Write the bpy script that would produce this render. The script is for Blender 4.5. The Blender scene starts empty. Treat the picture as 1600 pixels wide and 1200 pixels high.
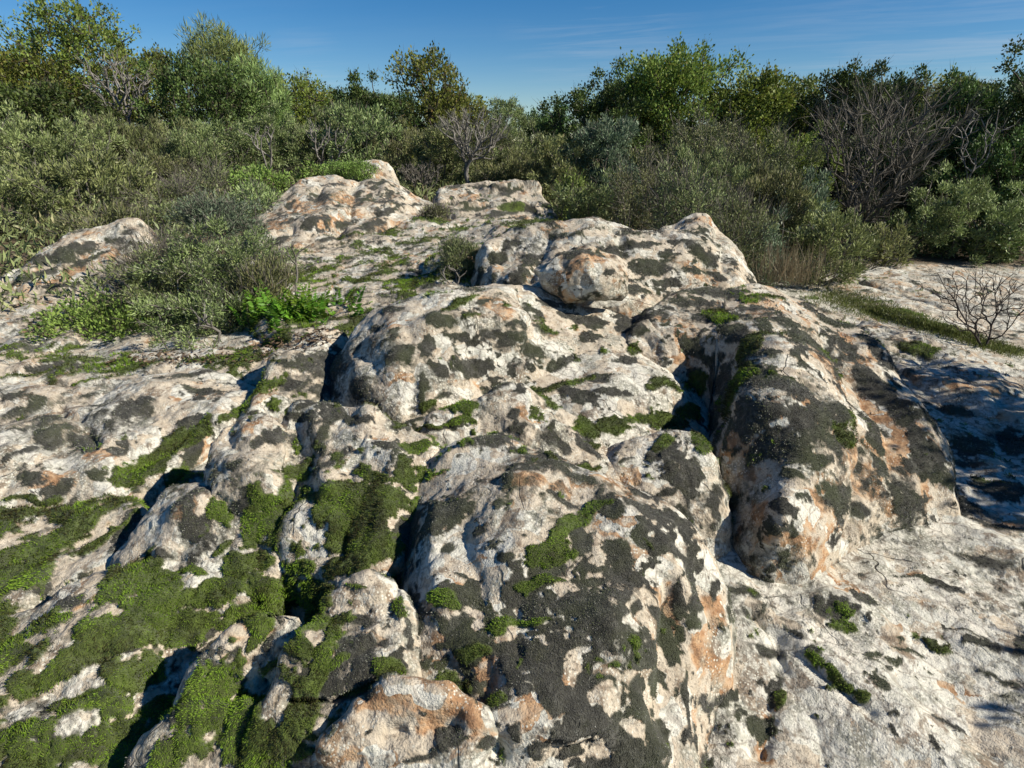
import bpy, math, random
import numpy as np

random.seed(7)
RNG = np.random.default_rng(11)
SC = bpy.context.scene
COL = SC.collection

# ------------------------------------------------------------------ camera
ZC = 1.65
HFOV = math.radians(80.0)
FPX = 800.0 / math.tan(HFOV / 2)
PITCH = math.atan(380.0 / FPX)
cam_data = bpy.data.cameras.new("camera")
cam_data.sensor_width = 36.0
cam_data.lens = 18.0 / math.tan(HFOV / 2)
cam_data.clip_start = 0.05
cam_data.clip_end = 5000
cam = bpy.data.objects.new("camera", cam_data)
cam.location = (0, 0, ZC)
cam.rotation_euler = (math.pi / 2 - PITCH, 0, 0)
COL.objects.link(cam)
SC.camera = cam
CP, SP = math.cos(PITCH), math.sin(PITCH)


def slope(py):
    y = (600.0 - py) / FPX
    return (SP - y * CP) / (CP + y * SP)          # drop per metre forward


def at_y(px, py, Y):
    """point seen at photo pixel (px, py), Y metres ahead"""
    y = (600.0 - py) / FPX
    return ((px - 800.0) / FPX * Y / (CP + y * SP), Y, ZC - slope(py) * Y)


def at_z(px, py, z):
    return at_y(px, py, (ZC - z) / slope(py))


def project(P):
    x, y, z = P[..., 0], P[..., 1], P[..., 2] - ZC
    d = y * CP - z * SP
    u = y * SP + z * CP
    d = np.maximum(d, 1e-3)
    return 800 + FPX * x / d, 600 - FPX * u / d, d


# ------------------------------------------------------------------ numpy noise
_T = np.random.default_rng(3).random((64, 64, 64)).astype(np.float32)


def vnoise(P, scale, off=0.0):
    q = P.astype(np.float32) * np.float32(scale) + np.float32(off * 17.31 + 100)
    i = np.floor(q).astype(np.int32)
    f = q - i
    f = f * f * f * (f * (f * 6 - 15) + 10)
    i0 = i & 63
    i1 = (i + 1) & 63
    x0, y0, z0 = i0[..., 0], i0[..., 1], i0[..., 2]
    x1, y1, z1 = i1[..., 0], i1[..., 1], i1[..., 2]
    fx, fy, fz = f[..., 0], f[..., 1], f[..., 2]
    a = _T[x0, y0, z0] * (1 - fx) + _T[x1, y0, z0] * fx
    b = _T[x0, y1, z0] * (1 - fx) + _T[x1, y1, z0] * fx
    c = _T[x0, y0, z1] * (1 - fx) + _T[x1, y0, z1] * fx
    d = _T[x0, y1, z1] * (1 - fx) + _T[x1, y1, z1] * fx
    return ((a * (1 - fy) + b * fy) * (1 - fz) + (c * (1 - fy) + d * fy) * fz) * 2 - 1


_R = np.array([[0.36, 0.48, -0.8], [-0.8, 0.6, 0.0], [0.48, 0.64, 0.6]], np.float32)


def fbm(P, scale, octs=3, off=0.0, gain=0.5):
    s = 0
    a = 1.0
    n = 0
    Q = P.astype(np.float32)
    for o in range(octs):
        s = s + a * vnoise(Q, scale, off + o * 3.7)
        n += a
        a *= gain
        scale *= 2.03
        Q = Q @ _R
    return s / n


def smooth(a, b, x):
    t = np.clip((x - a) / (b - a), 0, 1)
    return t * t * (3 - 2 * t)


# ------------------------------------------------------------------ height fields
class TPS:
    def __init__(self, pts, lam=0.002):
        P = np.array(pts, float)
        self.c = P[:, :2]
        z = P[:, 2]
        n = len(P)
        K = self.phi(np.linalg.norm(self.c[:, None] - self.c[None], axis=2))
        A = np.zeros((n + 3, n + 3))
        A[:n, :n] = K + lam * np.eye(n)
        A[:n, n] = 1
        A[:n, n + 1:] = self.c
        A[n, :n] = 1
        A[n + 1:, :n] = self.c.T
        self.w = np.linalg.solve(A, np.concatenate([z, [0, 0, 0]]))

    @staticmethod
    def phi(r):
        r2 = r * r + 1e-12
        return 0.5 * r2 * np.log(r2)

    def __call__(self, x, y):
        s = self.w[-3] + self.w[-2] * x + self.w[-1] * y
        for (cx, cy), w in zip(self.c, self.w[:-3]):
            r2 = (x - cx) ** 2 + (y - cy) ** 2 + 1e-12
            s = s + (0.5 * w) * r2 * np.log(r2)
        return s


def smooth_poly(pts, it=2):
    """Chaikin rounding of a closed outline"""
    P = np.array(pts, float)
    for _ in range(it):
        Q = np.roll(P, -1, 0)
        P = np.stack([P * 0.78 + Q * 0.22, P * 0.22 + Q * 0.78], 1).reshape(-1, P.shape[1])
    return P


def poly_sd(x, y, poly):
    """signed distance, negative inside"""
    d2 = np.full(x.shape, 1e9)
    ins = np.zeros(x.shape, bool)
    n = len(poly)
    for i in range(n):
        ax, ay = poly[i]
        bx, by = poly[(i + 1) % n]
        ex, ey = bx - ax, by - ay
        wx, wy = x - ax, y - ay
        t = np.clip((wx * ex + wy * ey) / (ex * ex + ey * ey + 1e-12), 0, 1)
        d2 = np.minimum(d2, (wx - ex * t) ** 2 + (wy - ey * t) ** 2)
        c = (ay > y) != (by > y)
        if abs(by - ay) > 1e-12:
            ins ^= c & (x < ex * (y - ay) / (by - ay) + ax)
    d = np.sqrt(d2)
    return np.where(ins, -d, d)


PIXEL = 1.0 / 640.0       # angular grain of the meshes


def grid_normals(V):
    du = np.gradient(V, axis=0)
    dv = np.gradient(V, axis=1)
    n = np.cross(du, dv)
    n /= np.linalg.norm(n, axis=2, keepdims=True) + 1e-12
    n[n[..., 2] < 0] *= -1
    return n


def sheet(thetas, r0, r1, zfun, grain, rows_max, nf=500, hidden=0.35):
    """rows of a height field in polar coordinates round the camera's foot,
    the rows spaced evenly over the surface rather than over the plan"""
    nt = len(thetas)
    t = np.linspace(0, 1, nf)
    lr0, lr1 = np.log(r0), np.log(r1)
    r = np.exp(lr0[:, None] * (1 - t) + lr1[:, None] * t)
    x = r * np.sin(thetas)[:, None]
    y = r * np.cos(thetas)[:, None]
    z = zfun(x, y)
    ph = np.arctan2(z - ZC, r)
    R = np.sqrt(r * r + (z - ZC) ** 2)
    dl = np.sqrt(np.diff(r, axis=1) ** 2 + np.diff(z, axis=1) ** 2) / R[:, 1:]
    ds = np.sqrt(np.diff(ph, axis=1) ** 2 + (hidden * dl) ** 2)
    s = np.concatenate([np.zeros((nt, 1)), np.cumsum(ds, 1)], 1)
    M = int(min(rows_max, max(12, np.percentile(s[:, -1], 90) / grain)))
    # keep neighbouring columns aligned: smooth the spacing across columns
    sn = s / (s[:, -1:] + 1e-12)
    k = 5
    if nt > 2 * k + 1:
        pad = np.concatenate([sn[:1].repeat(k, 0), sn, sn[-1:].repeat(k, 0)], 0)
        cs = np.cumsum(np.concatenate([np.zeros((1, nf)), pad], 0), 0)
        sn = (cs[2 * k + 1:] - cs[:-2 * k - 1]) / (2 * k + 1)
    u = np.linspace(0, 1, M)
    rr = np.empty((nt, M))
    for i in range(nt):
        rr[i] = np.interp(u, sn[i], r[i])
    x = rr * np.sin(thetas)[:, None]
    y = rr * np.cos(thetas)[:, None]
    return np.stack([x, y, zfun(x, y)], 2)


ROCKS = []


def rock(name, label, outline, pts=(), mode='z', skirt=0.3, w=0.1, amp=1.0, lam=0.002,
         dark=0.0, moss=-0.35, orange=-0.1, white=0.0, group=None, green=0.0):
    fn = at_z if mode == 'z' else at_y
    O = np.array([fn(*p) for p in outline])
    I = [fn(*p) for p in pts]
    OS = smooth_poly(O)
    f = TPS(list(O) + I, lam)
    poly = OS[:, :2]

    def zfun(x, y):
        sd = poly_sd(x, y, poly)
        t = np.clip((sd + 0.35 * w) / (1.35 * w), 0, 1)
        return f(x, y) - skirt * (1 - np.sqrt(np.maximum(1 - t * t, 0)))

    th = np.arctan2(poly[:, 0], poly[:, 1])
    rd = np.hypot(poly[:, 0], poly[:, 1])
    mid = 0.5 * (rd.min() + rd.max())
    a0, a1 = th.min() - w / rd.min(), th.max() + w / rd.min()
    nt = int(min(1200, max(16, (a1 - a0) / PIXEL)))
    thetas = np.linspace(a0, a1, nt)
    r = np.linspace(max(rd.min() - w, 0.3), rd.max() + w, 260)
    X = r[None] * np.sin(thetas)[:, None]
    Y = r[None] * np.cos(thetas)[:, None]
    ok = poly_sd(X, Y, poly) < w
    has = ok.sum(1) > 2
    thetas, ok = thetas[has], ok[has]
    i0 = ok.argmax(1)
    i1 = ok.shape[1] - 1 - ok[:, ::-1].argmax(1)
    r0 = r[np.maximum(i0 - 1, 0)]
    r1 = r[np.minimum(i1 + 1, len(r) - 1)]
    V = sheet(thetas, r0, r1, zfun, PIXEL, 700)
    ROCKS.append(dict(name=name, label=label, V=V, amp=amp, dark=dark, moss=moss, orange=orange,
                      white=white, group=group, kind=None, poly=poly, green=green))
    return ROCKS[-1]
SUN_AZ_DEG, SUN_EL_DEG = 108.0, 36.0

# ------------------------------------------------------------------ the outcrop
base_pts = [at_z(*p) for p in [
    (1100, 1180, -.05), (1300, 1180, -.02), (1590, 1180, 0), (1200, 1000, .05), (1400, 1000, .03), (1590, 1000, .03),
    (1120, 880, .08), (1300, 900, .07), (1480, 850, .05), (1590, 850, .02), (1540, 720, .03), (1600, 720, .02),
    (1500, 620, .05), (1600, 640, .03), (1420, 520, .04), (1600, 540, -.02), (1330, 460, .05),
    (0, 1190, .0), (300, 1190, -.03), (500, 1190, -.05), (0, 900, .1), (300, 900, .14), (200, 700, .2), (0, 620, .3),
    (300, 600, .33), (500, 600, .35), (600, 650, .36), (760, 690, .36), (900, 690, .36), (980, 650, .42), (1070, 620, .4), (1000, 800, .22),
    (1130, 750, .12), (1135, 650, .17), (1090, 590, .32), (950, 520, .5), (700, 520, .45), (400, 480, .36), (200, 500, .34),
    (30, 520, .28), (480, 440, .48)]]
base_pts += [(-3, 5, .42), (-2, 6.5, .55), (0, 7, .62), (.8, 6, .45), (1.6, 5.5, .2), (2.4, 5.5, .08), (-7, 7, .75), (-5, 9, .95),
             (-2, 9.5, .85), (1, 9.5, .5), (3, 7.5, .1), (6, 8, .05), (10, 9, 0), (4, 10, .1), (-12, 12, 1.3), (-6, 14, 1.2), (0, 14, .9),
             (8, 14, .2), (16, 12, .2), (-30, 25, 2), (0, 30, 1.3), (30, 25, .6), (0, 55, 1.5), (-45, 45, 2), (45, 45, .8),
             (0, -1, -.2), (-4, -1, -.1), (4, -1, 0), (0, -8, -.6), (-14, 0, .8), (14, 0, .1), (-3, 1.2, .1), (4, 3, .02), (9, 4, 0), (0, .4, -.1)]
BASE = TPS(base_pts, 0.004)


def base_z(x, y):
    r = np.hypot(x, y)
    k = smooth(30, 60, r)
    return BASE(x * np.minimum(1, 55 / np.maximum(r, 1)), y * np.minimum(1, 55 / np.maximum(r, 1))) * (1 - k) + 1.2 * k


thA = np.concatenate([np.linspace(-2.2, -0.86, 60)[:-1], np.linspace(-0.86, 0.86, 1100), np.linspace(0.86, 2.2, 60)[1:]])
Vb = sheet(thA, np.full(len(thA), 0.5), np.full(len(thA), 16.0), base_z, PIXEL * 1.1, 800, hidden=.2)
ROCKS.append(dict(name="ground", label=None, V=Vb, amp=.7, dark=-.3, moss=-.5, orange=-.1, white=.42, group=None,
                  kind="structure", poly=None, green=0.0))

rock("boulder", "big humped boulder right of centre draped in black moss with a rounded orange snout", [
    (1005, 480, .72), (1060, 455, .75), (1200, 448, .73), (1270, 470, .66), (1330, 500, .6), (1400, 570, .5), (1450, 650, .38),
    (1480, 700, .28), (1490, 770, .14), (1470, 800, .08), (1380, 830, .06), (1330, 860, .07), (1270, 892, .1), (1220, 885, .12),
    (1185, 840, .2), (1165, 760, .3), (1155, 680, .47), (1162, 600, .57), (1150, 545, .61), (1100, 525, .62), (1030, 515, .64)],
    [(1250, 550, .67), (1200, 500, .72), (1300, 620, .53), (1200, 640, .58), (1300, 750, .37), (1400, 720, .30), (1230, 780, .41),
     (1250, 850, .23), (1350, 820, .14), (1360, 560, .53), (1420, 690, .32), (1390, 650, .37), (1190, 560, .66)],
    skirt=.5, w=.13, amp=.6, dark=.32, moss=-.5, orange=.03, white=-.05)
rock("boulder", "small ledge of rock with a dark hollow under the shoulder of the big humped boulder", [
    (985, 512, .64), (1030, 492, .67), (1120, 500, .64), (1160, 540, .5), (1130, 580, .42), (1080, 570, .46), (1030, 585, .43), (1000, 550, .52)],
    [(1050, 530, .6)], skirt=.3, w=.07, dark=-.1)
rock("rock_ridge", "long pale whaleback ridge with two knobs at its right end behind the perched rock", [
    (748, 435, 4.35), (752, 378, 4.7), (830, 350, 4.9), (900, 345, 4.9), (970, 352, 4.9), (1030, 350, 4.95), (1070, 332, 5.0), (1108, 330, 5.0),
    (1132, 362, 4.95), (1165, 405, 4.75), (1185, 448, 4.5), (1090, 460, 4.2), (1000, 480, 3.95), (900, 470, 3.9), (820, 445, 4.0)],
    [(850, 385, 4.45), (950, 375, 4.5), (1050, 390, 4.5), (1110, 360, 4.7)], mode='y', skirt=.45, w=.1, dark=.0, moss=-.7, orange=-.15)
rock("boulder", "central pale boulder with black moss blotches and a dark hollow at its left end", [
    (535, 528, .66), (590, 480, .76), (680, 455, .83), (760, 440, .86), (820, 440, .86), (900, 478, .72), (985, 490, .66), (1010, 520, .56),
    (990, 560, .5), (900, 580, .5), (800, 610, .47), (730, 635, .45), (640, 660, .44), (592, 640, .48), (577, 605, .55), (542, 575, .6)],
    [(700, 520, .76), (800, 500, .77), (620, 580, .63), (720, 590, .58), (870, 530, .62), (600, 520, .74), (740, 550, .66), (860, 500, .7)],
    skirt=.4, w=.1, amp=.75, dark=.0, moss=-.6, orange=-.08, white=.05)
rock("boulder", "small lit knob left of the dark hollow in the central boulder", [
    (395, 615, .5), (440, 540, .6), (470, 520, .63), (520, 508, .66), (545, 522, .6), (520, 570, .5), (500, 610, .45), (480, 635, .42), (425, 625, .45)],
    [(460, 560, .58)], skirt=.35, w=.07, dark=.0, moss=-.3)
rock("boulder", "low saddle hump of pale rock beneath the central boulder with black trailing moss", [
    (600, 668, .5), (700, 645, .56), (760, 615, .6), (840, 615, .58), (910, 650, .5), (935, 700, .42), (1000, 770, .33), (900, 750, .38),
    (760, 700, .44), (650, 695, .46)], [(800, 650, .55), (860, 690, .47)], skirt=.3, w=.09, dark=.05, moss=-.4)
rock("boulder", "knobbly stone below the green moss bed beside the deep shaded cleft", [
    (950, 695, .42), (1040, 680, .45), (1090, 690, .44), (1120, 740, .36), (1115, 810, .25), (1040, 800, .28), (970, 760, .35)],
    [(1050, 730, .41)], skirt=.3, w=.07, dark=.05)
rock("boulder", "large foreground dome at bottom centre with brown and black moss and orange rock", [
    (655, 720, .5), (700, 690, .54), (760, 670, .58), (840, 700, .56), (920, 735, .53), (1000, 770, .5), (1060, 800, .47), (1100, 850, .4),
    (1125, 910, .3), (1120, 960, .24), (1095, 1030, .17), (1085, 1120, .1), (1075, 1240, .03), (700, 1240, .12), (690, 1150, .2), (650, 1060, .28),
    (645, 1000, .33), (640, 900, .38), (650, 800, .43)],
    [(800, 740, .57), (800, 850, .5), (900, 830, .53), (950, 920, .45), (1030, 900, .42), (850, 980, .4), (1000, 1050, .27), (850, 1100, .31),
     (750, 1050, .33), (750, 900, .45), (900, 1200, .19), (1000, 1000, .34), (820, 760, .57), (720, 740, .53)],
    skirt=.4, w=.09, amp=.62, dark=.27, moss=-.36, orange=.05, white=-.02)
rock("boulder", "mossy hummock with a bright green slope left of the foreground dome", [
    (440, 660, .58), (460, 622, .64), (540, 632, .63), (620, 660, .6), (690, 685, .56), (665, 730, .5), (640, 800, .42), (630, 880, .35),
    (540, 925, .28), (470, 905, .26), (430, 850, .29), (455, 780, .37), (430, 720, .46)],
    [(560, 720, .53), (540, 790, .44), (590, 880, .33), (600, 760, .47)], skirt=.32, w=.07, dark=.05, moss=-.15, orange=-.2)
rock("boulder", "grey nub of bare rock jutting from the mossy hummock", [
    (448, 830, .36), (480, 785, .41), (540, 775, .42), (560, 805, .38), (530, 860, .31), (480, 870, .3)], [(510, 815, .39)],
    amp=1.15, skirt=.16, w=.05, dark=-.4, moss=-.3)
rock("boulder", "upright lit stone with a dark shadowed cleft on its left side", [
    (322, 745, 0.450), (330, 690, 0.530), (350, 650, 0.600), (420, 630, 0.650), (445, 660, 0.600), (450, 720, 0.500), (425, 785, 0.420), (380, 785, 0.410)],
    [(380, 700, 0.540), (400, 740, 0.490)], amp=1.15, skirt=.35, w=.06, dark=-.05, moss=-.45)
rock("boulder", "squat cream stone splashed with lichen at the head of the green moss slab", [
    (198, 868, 0.260), (228, 800, 0.350), (265, 755, 0.410), (315, 750, 0.430), (345, 785, 0.390), (372, 830, 0.330), (360, 885, 0.260), (280, 895, 0.230)],
    [(290, 810, 0.370)], amp=1.15, skirt=.26, w=.10, dark=-.1, moss=-.4)
rock("boulder", "rough rib of stone between the squat cream stone and the mossy hummock", [
    (340, 790, .38), (400, 775, .4), (450, 790, .38), (440, 850, .31), (420, 910, .25), (370, 900, .25), (365, 840, .31)],
    [(400, 830, .34)], amp=1.15, skirt=.25, w=.06, dark=-.1, moss=-.1)
rock("rock_slab", "tilted slab covered in bright green moss at the lower left", [
    (-90, 1000, .16), (60, 932, .2), (200, 886, .245), (330, 880, .26), (420, 905, .25), (425, 935, .20), (330, 1000, .14), (240, 1070, .09),
    (190, 1240, .03), (-90, 1240, .06)], [(200, 1000, .2)], skirt=.18, w=.05, dark=-.1, moss=.10, white=.2)
rock("rock_slab", "narrow moss striped slab above the crack at the far left edge", [
    (-90, 800, .25), (60, 788, .26), (190, 765, .28), (222, 800, .25), (190, 868, .2), (60, 925, .17), (-90, 990, .13)], [],
    skirt=.15, w=.05, dark=-.25, moss=.05, white=.1)
rock("rock_slab", "broad pale slab with round black moss discs on the left", [
    (-90, 605, .43), (20, 592, .44), (130, 600, .43), (230, 583, .46), (330, 572, .48), (400, 590, .45), (410, 620, .41), (330, 660, .37),
    (280, 700, .32), (200, 768, .25), (60, 785, .24), (-90, 800, .23)], [(150, 660, .39), (60, 700, .34), (250, 640, .41), (110, 640, .385)],
    skirt=.2, w=.07, dark=-.12, moss=-.7, white=.2)
rock("rock_slab", "low grassy edged slab in front of the juniper on the left", [
    (-90, 560, .43), (100, 552, .45), (300, 546, .48), (440, 538, .52), (450, 570, .49), (380, 592, .44), (200, 588, .42), (-90, 602, .38)], [],
    skirt=.2, w=.07, dark=-.05, moss=-.25, green=.2)
rock("boulder", "jagged rib of mossy rock edged by dark shadow right of the green slab", [
    (300, 1045, 0.260), (350, 990, 0.340), (430, 945, 0.395), (478, 952, 0.390), (445, 1010, 0.320), (425, 1060, 0.260), (330, 1095, 0.200), (290, 1100, 0.180)],
    [(400, 1000, 0.340)], amp=1.15, skirt=.25, w=.05, dark=.1, moss=-.25)
rock("boulder", "lichen crusted stone on the bottom edge beside the watery shadow", [
    (180, 1240, 0.070), (240, 1150, 0.160), (330, 1092, 0.240), (400, 1085, 0.260), (400, 1150, 0.180), (360, 1240, 0.090)],
    [(310, 1160, 0.180)], amp=1.15, skirt=.2, w=.05, dark=.0, moss=-.25)
rock("boulder", "stepped block of rough rock beneath the mossy hummock", [
    (400, 1135, 0.230), (440, 1040, 0.320), (500, 940, 0.400), (560, 903, 0.425), (635, 900, 0.430), (638, 1000, 0.370), (635, 1060, 0.320), (540, 1095, 0.280), (430, 1170, 0.160)],
    [(540, 1000, 0.370), (500, 1060, 0.300)], amp=1.15, skirt=.25, w=.05, dark=.08, moss=-.25)
rock("boulder", "lowest pale and orange block at the bottom edge of the foreground dome", [
    (530, 1130, 0.300), (570, 1085, 0.350), (640, 1062, 0.375), (700, 1080, 0.360), (745, 1110, 0.330), (730, 1240, 0.200), (520, 1240, 0.150), (508, 1180, 0.230)],
    [(640, 1110, 0.340)], amp=1.15, skirt=.28, w=.05, dark=-.1, moss=-.7, orange=.12, white=.1)
rock("boulder", "small stone in shadow left of the lowest orange block", [
    (350, 1245, .02), (410, 1150, .14), (490, 1110, .21), (530, 1130, .19), (525, 1245, .05)], [], amp=1.15, skirt=.2, w=.05, dark=.0, moss=-.15)
rock("rock_slab", "sloping mossy shelf with green cushions below the back left crag", [
    (400, 455, 4.95), (420, 400, 5.8), (560, 385, 6.3), (640, 345, 7.4), (740, 345, 7.4), (860, 342, 6.9), (800, 375, 5.4), (750, 440, 4.55),
    (640, 480, 4.05), (545, 502, 3.85), (440, 530, 3.65)], [(600, 420, 5.2)], mode='y', skirt=.25, w=.1, dark=-.05, moss=-.12, green=.25, white=.1)
rock("rock_crag", "sunlit cream crag with black streaks at the back left", [
    (385, 345, 7.2), (430, 310, 7.6), (470, 278, 8), (510, 270, 8.2), (560, 280, 8.0), (610, 280, 8.2), (650, 300, 8.2), (685, 325, 8.0),
    (650, 345, 7.4), (590, 365, 6.8), (530, 385, 6.4), (470, 405, 6.0), (415, 405, 6.0)],
    [(500, 310, 7.5), (450, 350, 6.8), (560, 330, 7.25)], mode='y', skirt=.6, w=.16, dark=.0, moss=-.9, orange=-.02, white=-.15, amp=.8)
rock("boulder", "small summit block on top of the back left crag", [
    (505, 285, 9.0), (545, 252, 9.3), (580, 246, 9.4), (605, 256, 9.4), (625, 285, 9.2), (570, 300, 8.8)], [], mode='y', skirt=.5, w=.12, dark=-.1, moss=-.8, amp=1.0)
rock("rock_crag", "flat topped back crag with an overhung ledge in front of the bare tree", [
    (683, 292, 9.0), (740, 284, 9.2), (820, 278, 9.2), (845, 300, 8.8), (878, 348, 8.2), (800, 352, 7.8), (720, 335, 8.1), (685, 315, 8.5)],
    [(760, 300, 8.9)], mode='y', skirt=.6, w=.14, dark=.1, moss=-.6, white=-.2, amp=1.0)
rock("boulder", "rounded dark capped boulder at the far left behind the juniper", [
    (-60, 488, 4.85), (-40, 455, 5.0), (10, 418, 5.3), (50, 392, 5.55), (100, 364, 5.8), (170, 343, 6.0), (228, 350, 5.9), (218, 400, 5.5), (150, 470, 4.95), (70, 490, 4.8)],
    [(100, 420, 5.25)], mode='y', skirt=.5, w=.14, dark=-.05, moss=-.7, orange=.0, amp=1.2)
rock("rock_slab", "low rubble ledge at the left edge below the dark capped boulder", [
    (-90, 492, .38), (60, 478, .42), (130, 500, .37), (110, 545, .33), (0, 562, .31), (-90, 562, .32)], [], skirt=.2, w=.07, dark=-.1, moss=-.3)
rock("rock_slab", "smooth pale slab in the sun at the right edge before the dark wood", [
    (1285, 440, 7.2), (1360, 417, 7.8), (1480, 414, 8.0), (1600, 432, 7.6), (1730, 440, 7.4), (1730, 565, 4.7), (1600, 545, 4.95), (1500, 515, 5.3),
    (1400, 490, 5.7), (1320, 470, 6.4)], [(1500, 455, 6.6)], mode='y', skirt=.2, w=.12, dark=-.2, moss=-.6, white=.15, amp=.8)
rock("rock_slab", "weathered rust stained slab between the big boulder and the grass strip on the right", [
    (1330, 492, .13), (1440, 530, .14), (1600, 578, .1), (1730, 610, .08), (1730, 690, .03), (1580, 690, .03), (1490, 650, .05), (1420, 580, .09)],
    [(1530, 600, .1)], skirt=.15, w=.08, dark=-.25, moss=-.7, orange=.06, white=.2)


def perched():
    """the loose rock: a closed lump with a flat, undercut belly"""
    c = np.array(at_y(903, 430, 3.71))
    n, m = 110, 220
    th = np.linspace(0.02, math.pi - 0.02, n)
    ph = np.linspace(0, 2 * math.pi, m, endpoint=False)
    T, P = np.meshgrid(th, ph, indexing='ij')
    d = np.stack([np.sin(T) * np.cos(P), np.sin(T) * np.sin(P), np.cos(T)], 2)
    sq = 1.0 / (np.abs(d[..., 0]) ** 2.6 + np.abs(d[..., 1]) ** 2.6 + np.abs(d[..., 2]) ** 2.6) ** (1 / 2.6)
    q = d * sq[..., None] * np.array([.31, .25, .145])
    taper = 1 - .45 * smooth(.0, -.3, q[..., 0])
    q[..., 2] *= taper
    q[..., 1] *= 1 - .3 * smooth(.0, -.3, q[..., 0])
    q[..., 2] -= .10 * (q[..., 0] / .3) * .4
    q[..., 2] = np.where(q[..., 2] < -.11, -.11 + (q[..., 2] + .11) * .3, q[..., 2])
    q = q + d * (.05 * fbm(q, 5, 2, 5.0) - .03 * np.abs(fbm(q, 8, 2, 5.5)))[..., None]
    V = q + c
    V = np.concatenate([V, V[:, :1]], 1)
    ROCKS.append(dict(name="boulder", label="loose tan rock perched on the ridge with a shadowed undercut belly", V=V, amp=.7,
                      dark=-.05, moss=-.9, orange=.04, white=-.12, group=None, kind=None, poly=None, green=0.0, closed=True))


perched()

# ------------------------------------------------------------------ relief
def normals_of(R):
    V = R['V']
    du = np.gradient(V, axis=0)
    dv = np.gradient(V, axis=1)
    n = np.cross(du, dv)
    n /= np.linalg.norm(n, axis=2, keepdims=True) + 1e-12
    if R.get('closed'):
        out = V - V.reshape(-1, 3).mean(0)
        n[(n * out).sum(2) < 0] *= -1
    else:
        n[n[..., 2] < 0] *= -1
    return n


for R in ROCKS:
    V = R['V']
    N = normals_of(R)
    a = R['amp']
    warp = np.stack([vnoise(V, 2.5, 9), vnoise(V, 2.5, 10), vnoise(V, 2.5, 11)], 2) * .08
    big = fbm(V + warp, 2.4, 2, 1.0)
    lob = np.abs(fbm(V + warp, 2.3, 2, 4.0))                      # rounded lobes with creases between
    lob2 = np.abs(fbm(V + warp * .6, 7.5, 2, 4.5))
    mid = fbm(V + warp, 10.0, 3, 2.0)
    pit = np.maximum(fbm(V, 17, 2, 6.0) - .12, 0)
    f2 = fbm(V, 21, 2, 7.0)
    fine = fbm(V, 45, 3, 3.0)
    d = .045 * big + .075 * (lob - .18) + .018 * (lob2 - .18) + .008 * mid - .012 * pit + .006 * f2 + .0035 * fine
    fade = 1.0
    if R['kind']:
        rr = np.hypot(V[..., 0], V[..., 1])
        fade = 1 - .6 * smooth(5, 9, rr)
    R['V'] = V + N * (a * d * fade)[..., None]
    R['N0'] = N
    R['wob'] = np.stack([vnoise(V, 6, 40), vnoise(V, 6, 41), vnoise(V, 6, 42)], 2)
    if R.get('closed'):
        R['V'][:, -1] = R['V'][:, 0]


# ------------------------------------------------------------------ where the mosses grow and some shade is painted dark: blobs found on the surface
def index_surface():
    global allP, allI, NEAR, NRM, OFF, BW, BH
    allP, allI = [], []
    for k, R in enumerate(ROCKS):
        P = R['V'].reshape(-1, 3)
        allP.append(P)
        allI.append(np.full(len(P), k))
    allP = np.concatenate(allP)
    allI = np.concatenate(allI)
    _u, _v, _d = project(allP)
    BW, BH = 400, 300
    ok = (_u > -100) & (_u < 1700) & (_v > -50) & (_v < 1300) & (allP[:, 1] > .3)
    iu = np.clip(((_u + 100) / 1800 * BW).astype(int), 0, BW - 1)
    iv = np.clip(((_v + 50) / 1350 * BH).astype(int), 0, BH - 1)
    key = iv * BW + iu
    order = np.lexsort((_d, key))
    order = order[ok[order]]
    ks = key[order]
    first = np.concatenate([[True], ks[1:] != ks[:-1]])
    NEAR = {int(k): int(o) for k, o in zip(ks[first], order[first])}
    NRM = [normals_of(R).reshape(-1, 3) for R in ROCKS]
    OFF = np.concatenate([[0], np.cumsum([len(n) for n in NRM])])


def surface(px, py):
    """the first rock surface met by the photo ray"""
    ku = int(np.clip((px + 100) / 1800 * BW, 0, BW - 1))
    kv = int(np.clip((py + 50) / 1350 * BH, 0, BH - 1))
    for rad in range(6):
        for dv in range(-rad, rad + 1):
            for du in range(-rad, rad + 1):
                j = NEAR.get((kv + dv) * BW + ku + du)
                if j is not None:
                    k = int(allI[j])
                    return allP[j], NRM[k][j - OFF[k]], k
    return None



index_surface()
CAMP = np.array([0, 0, ZC])

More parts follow.
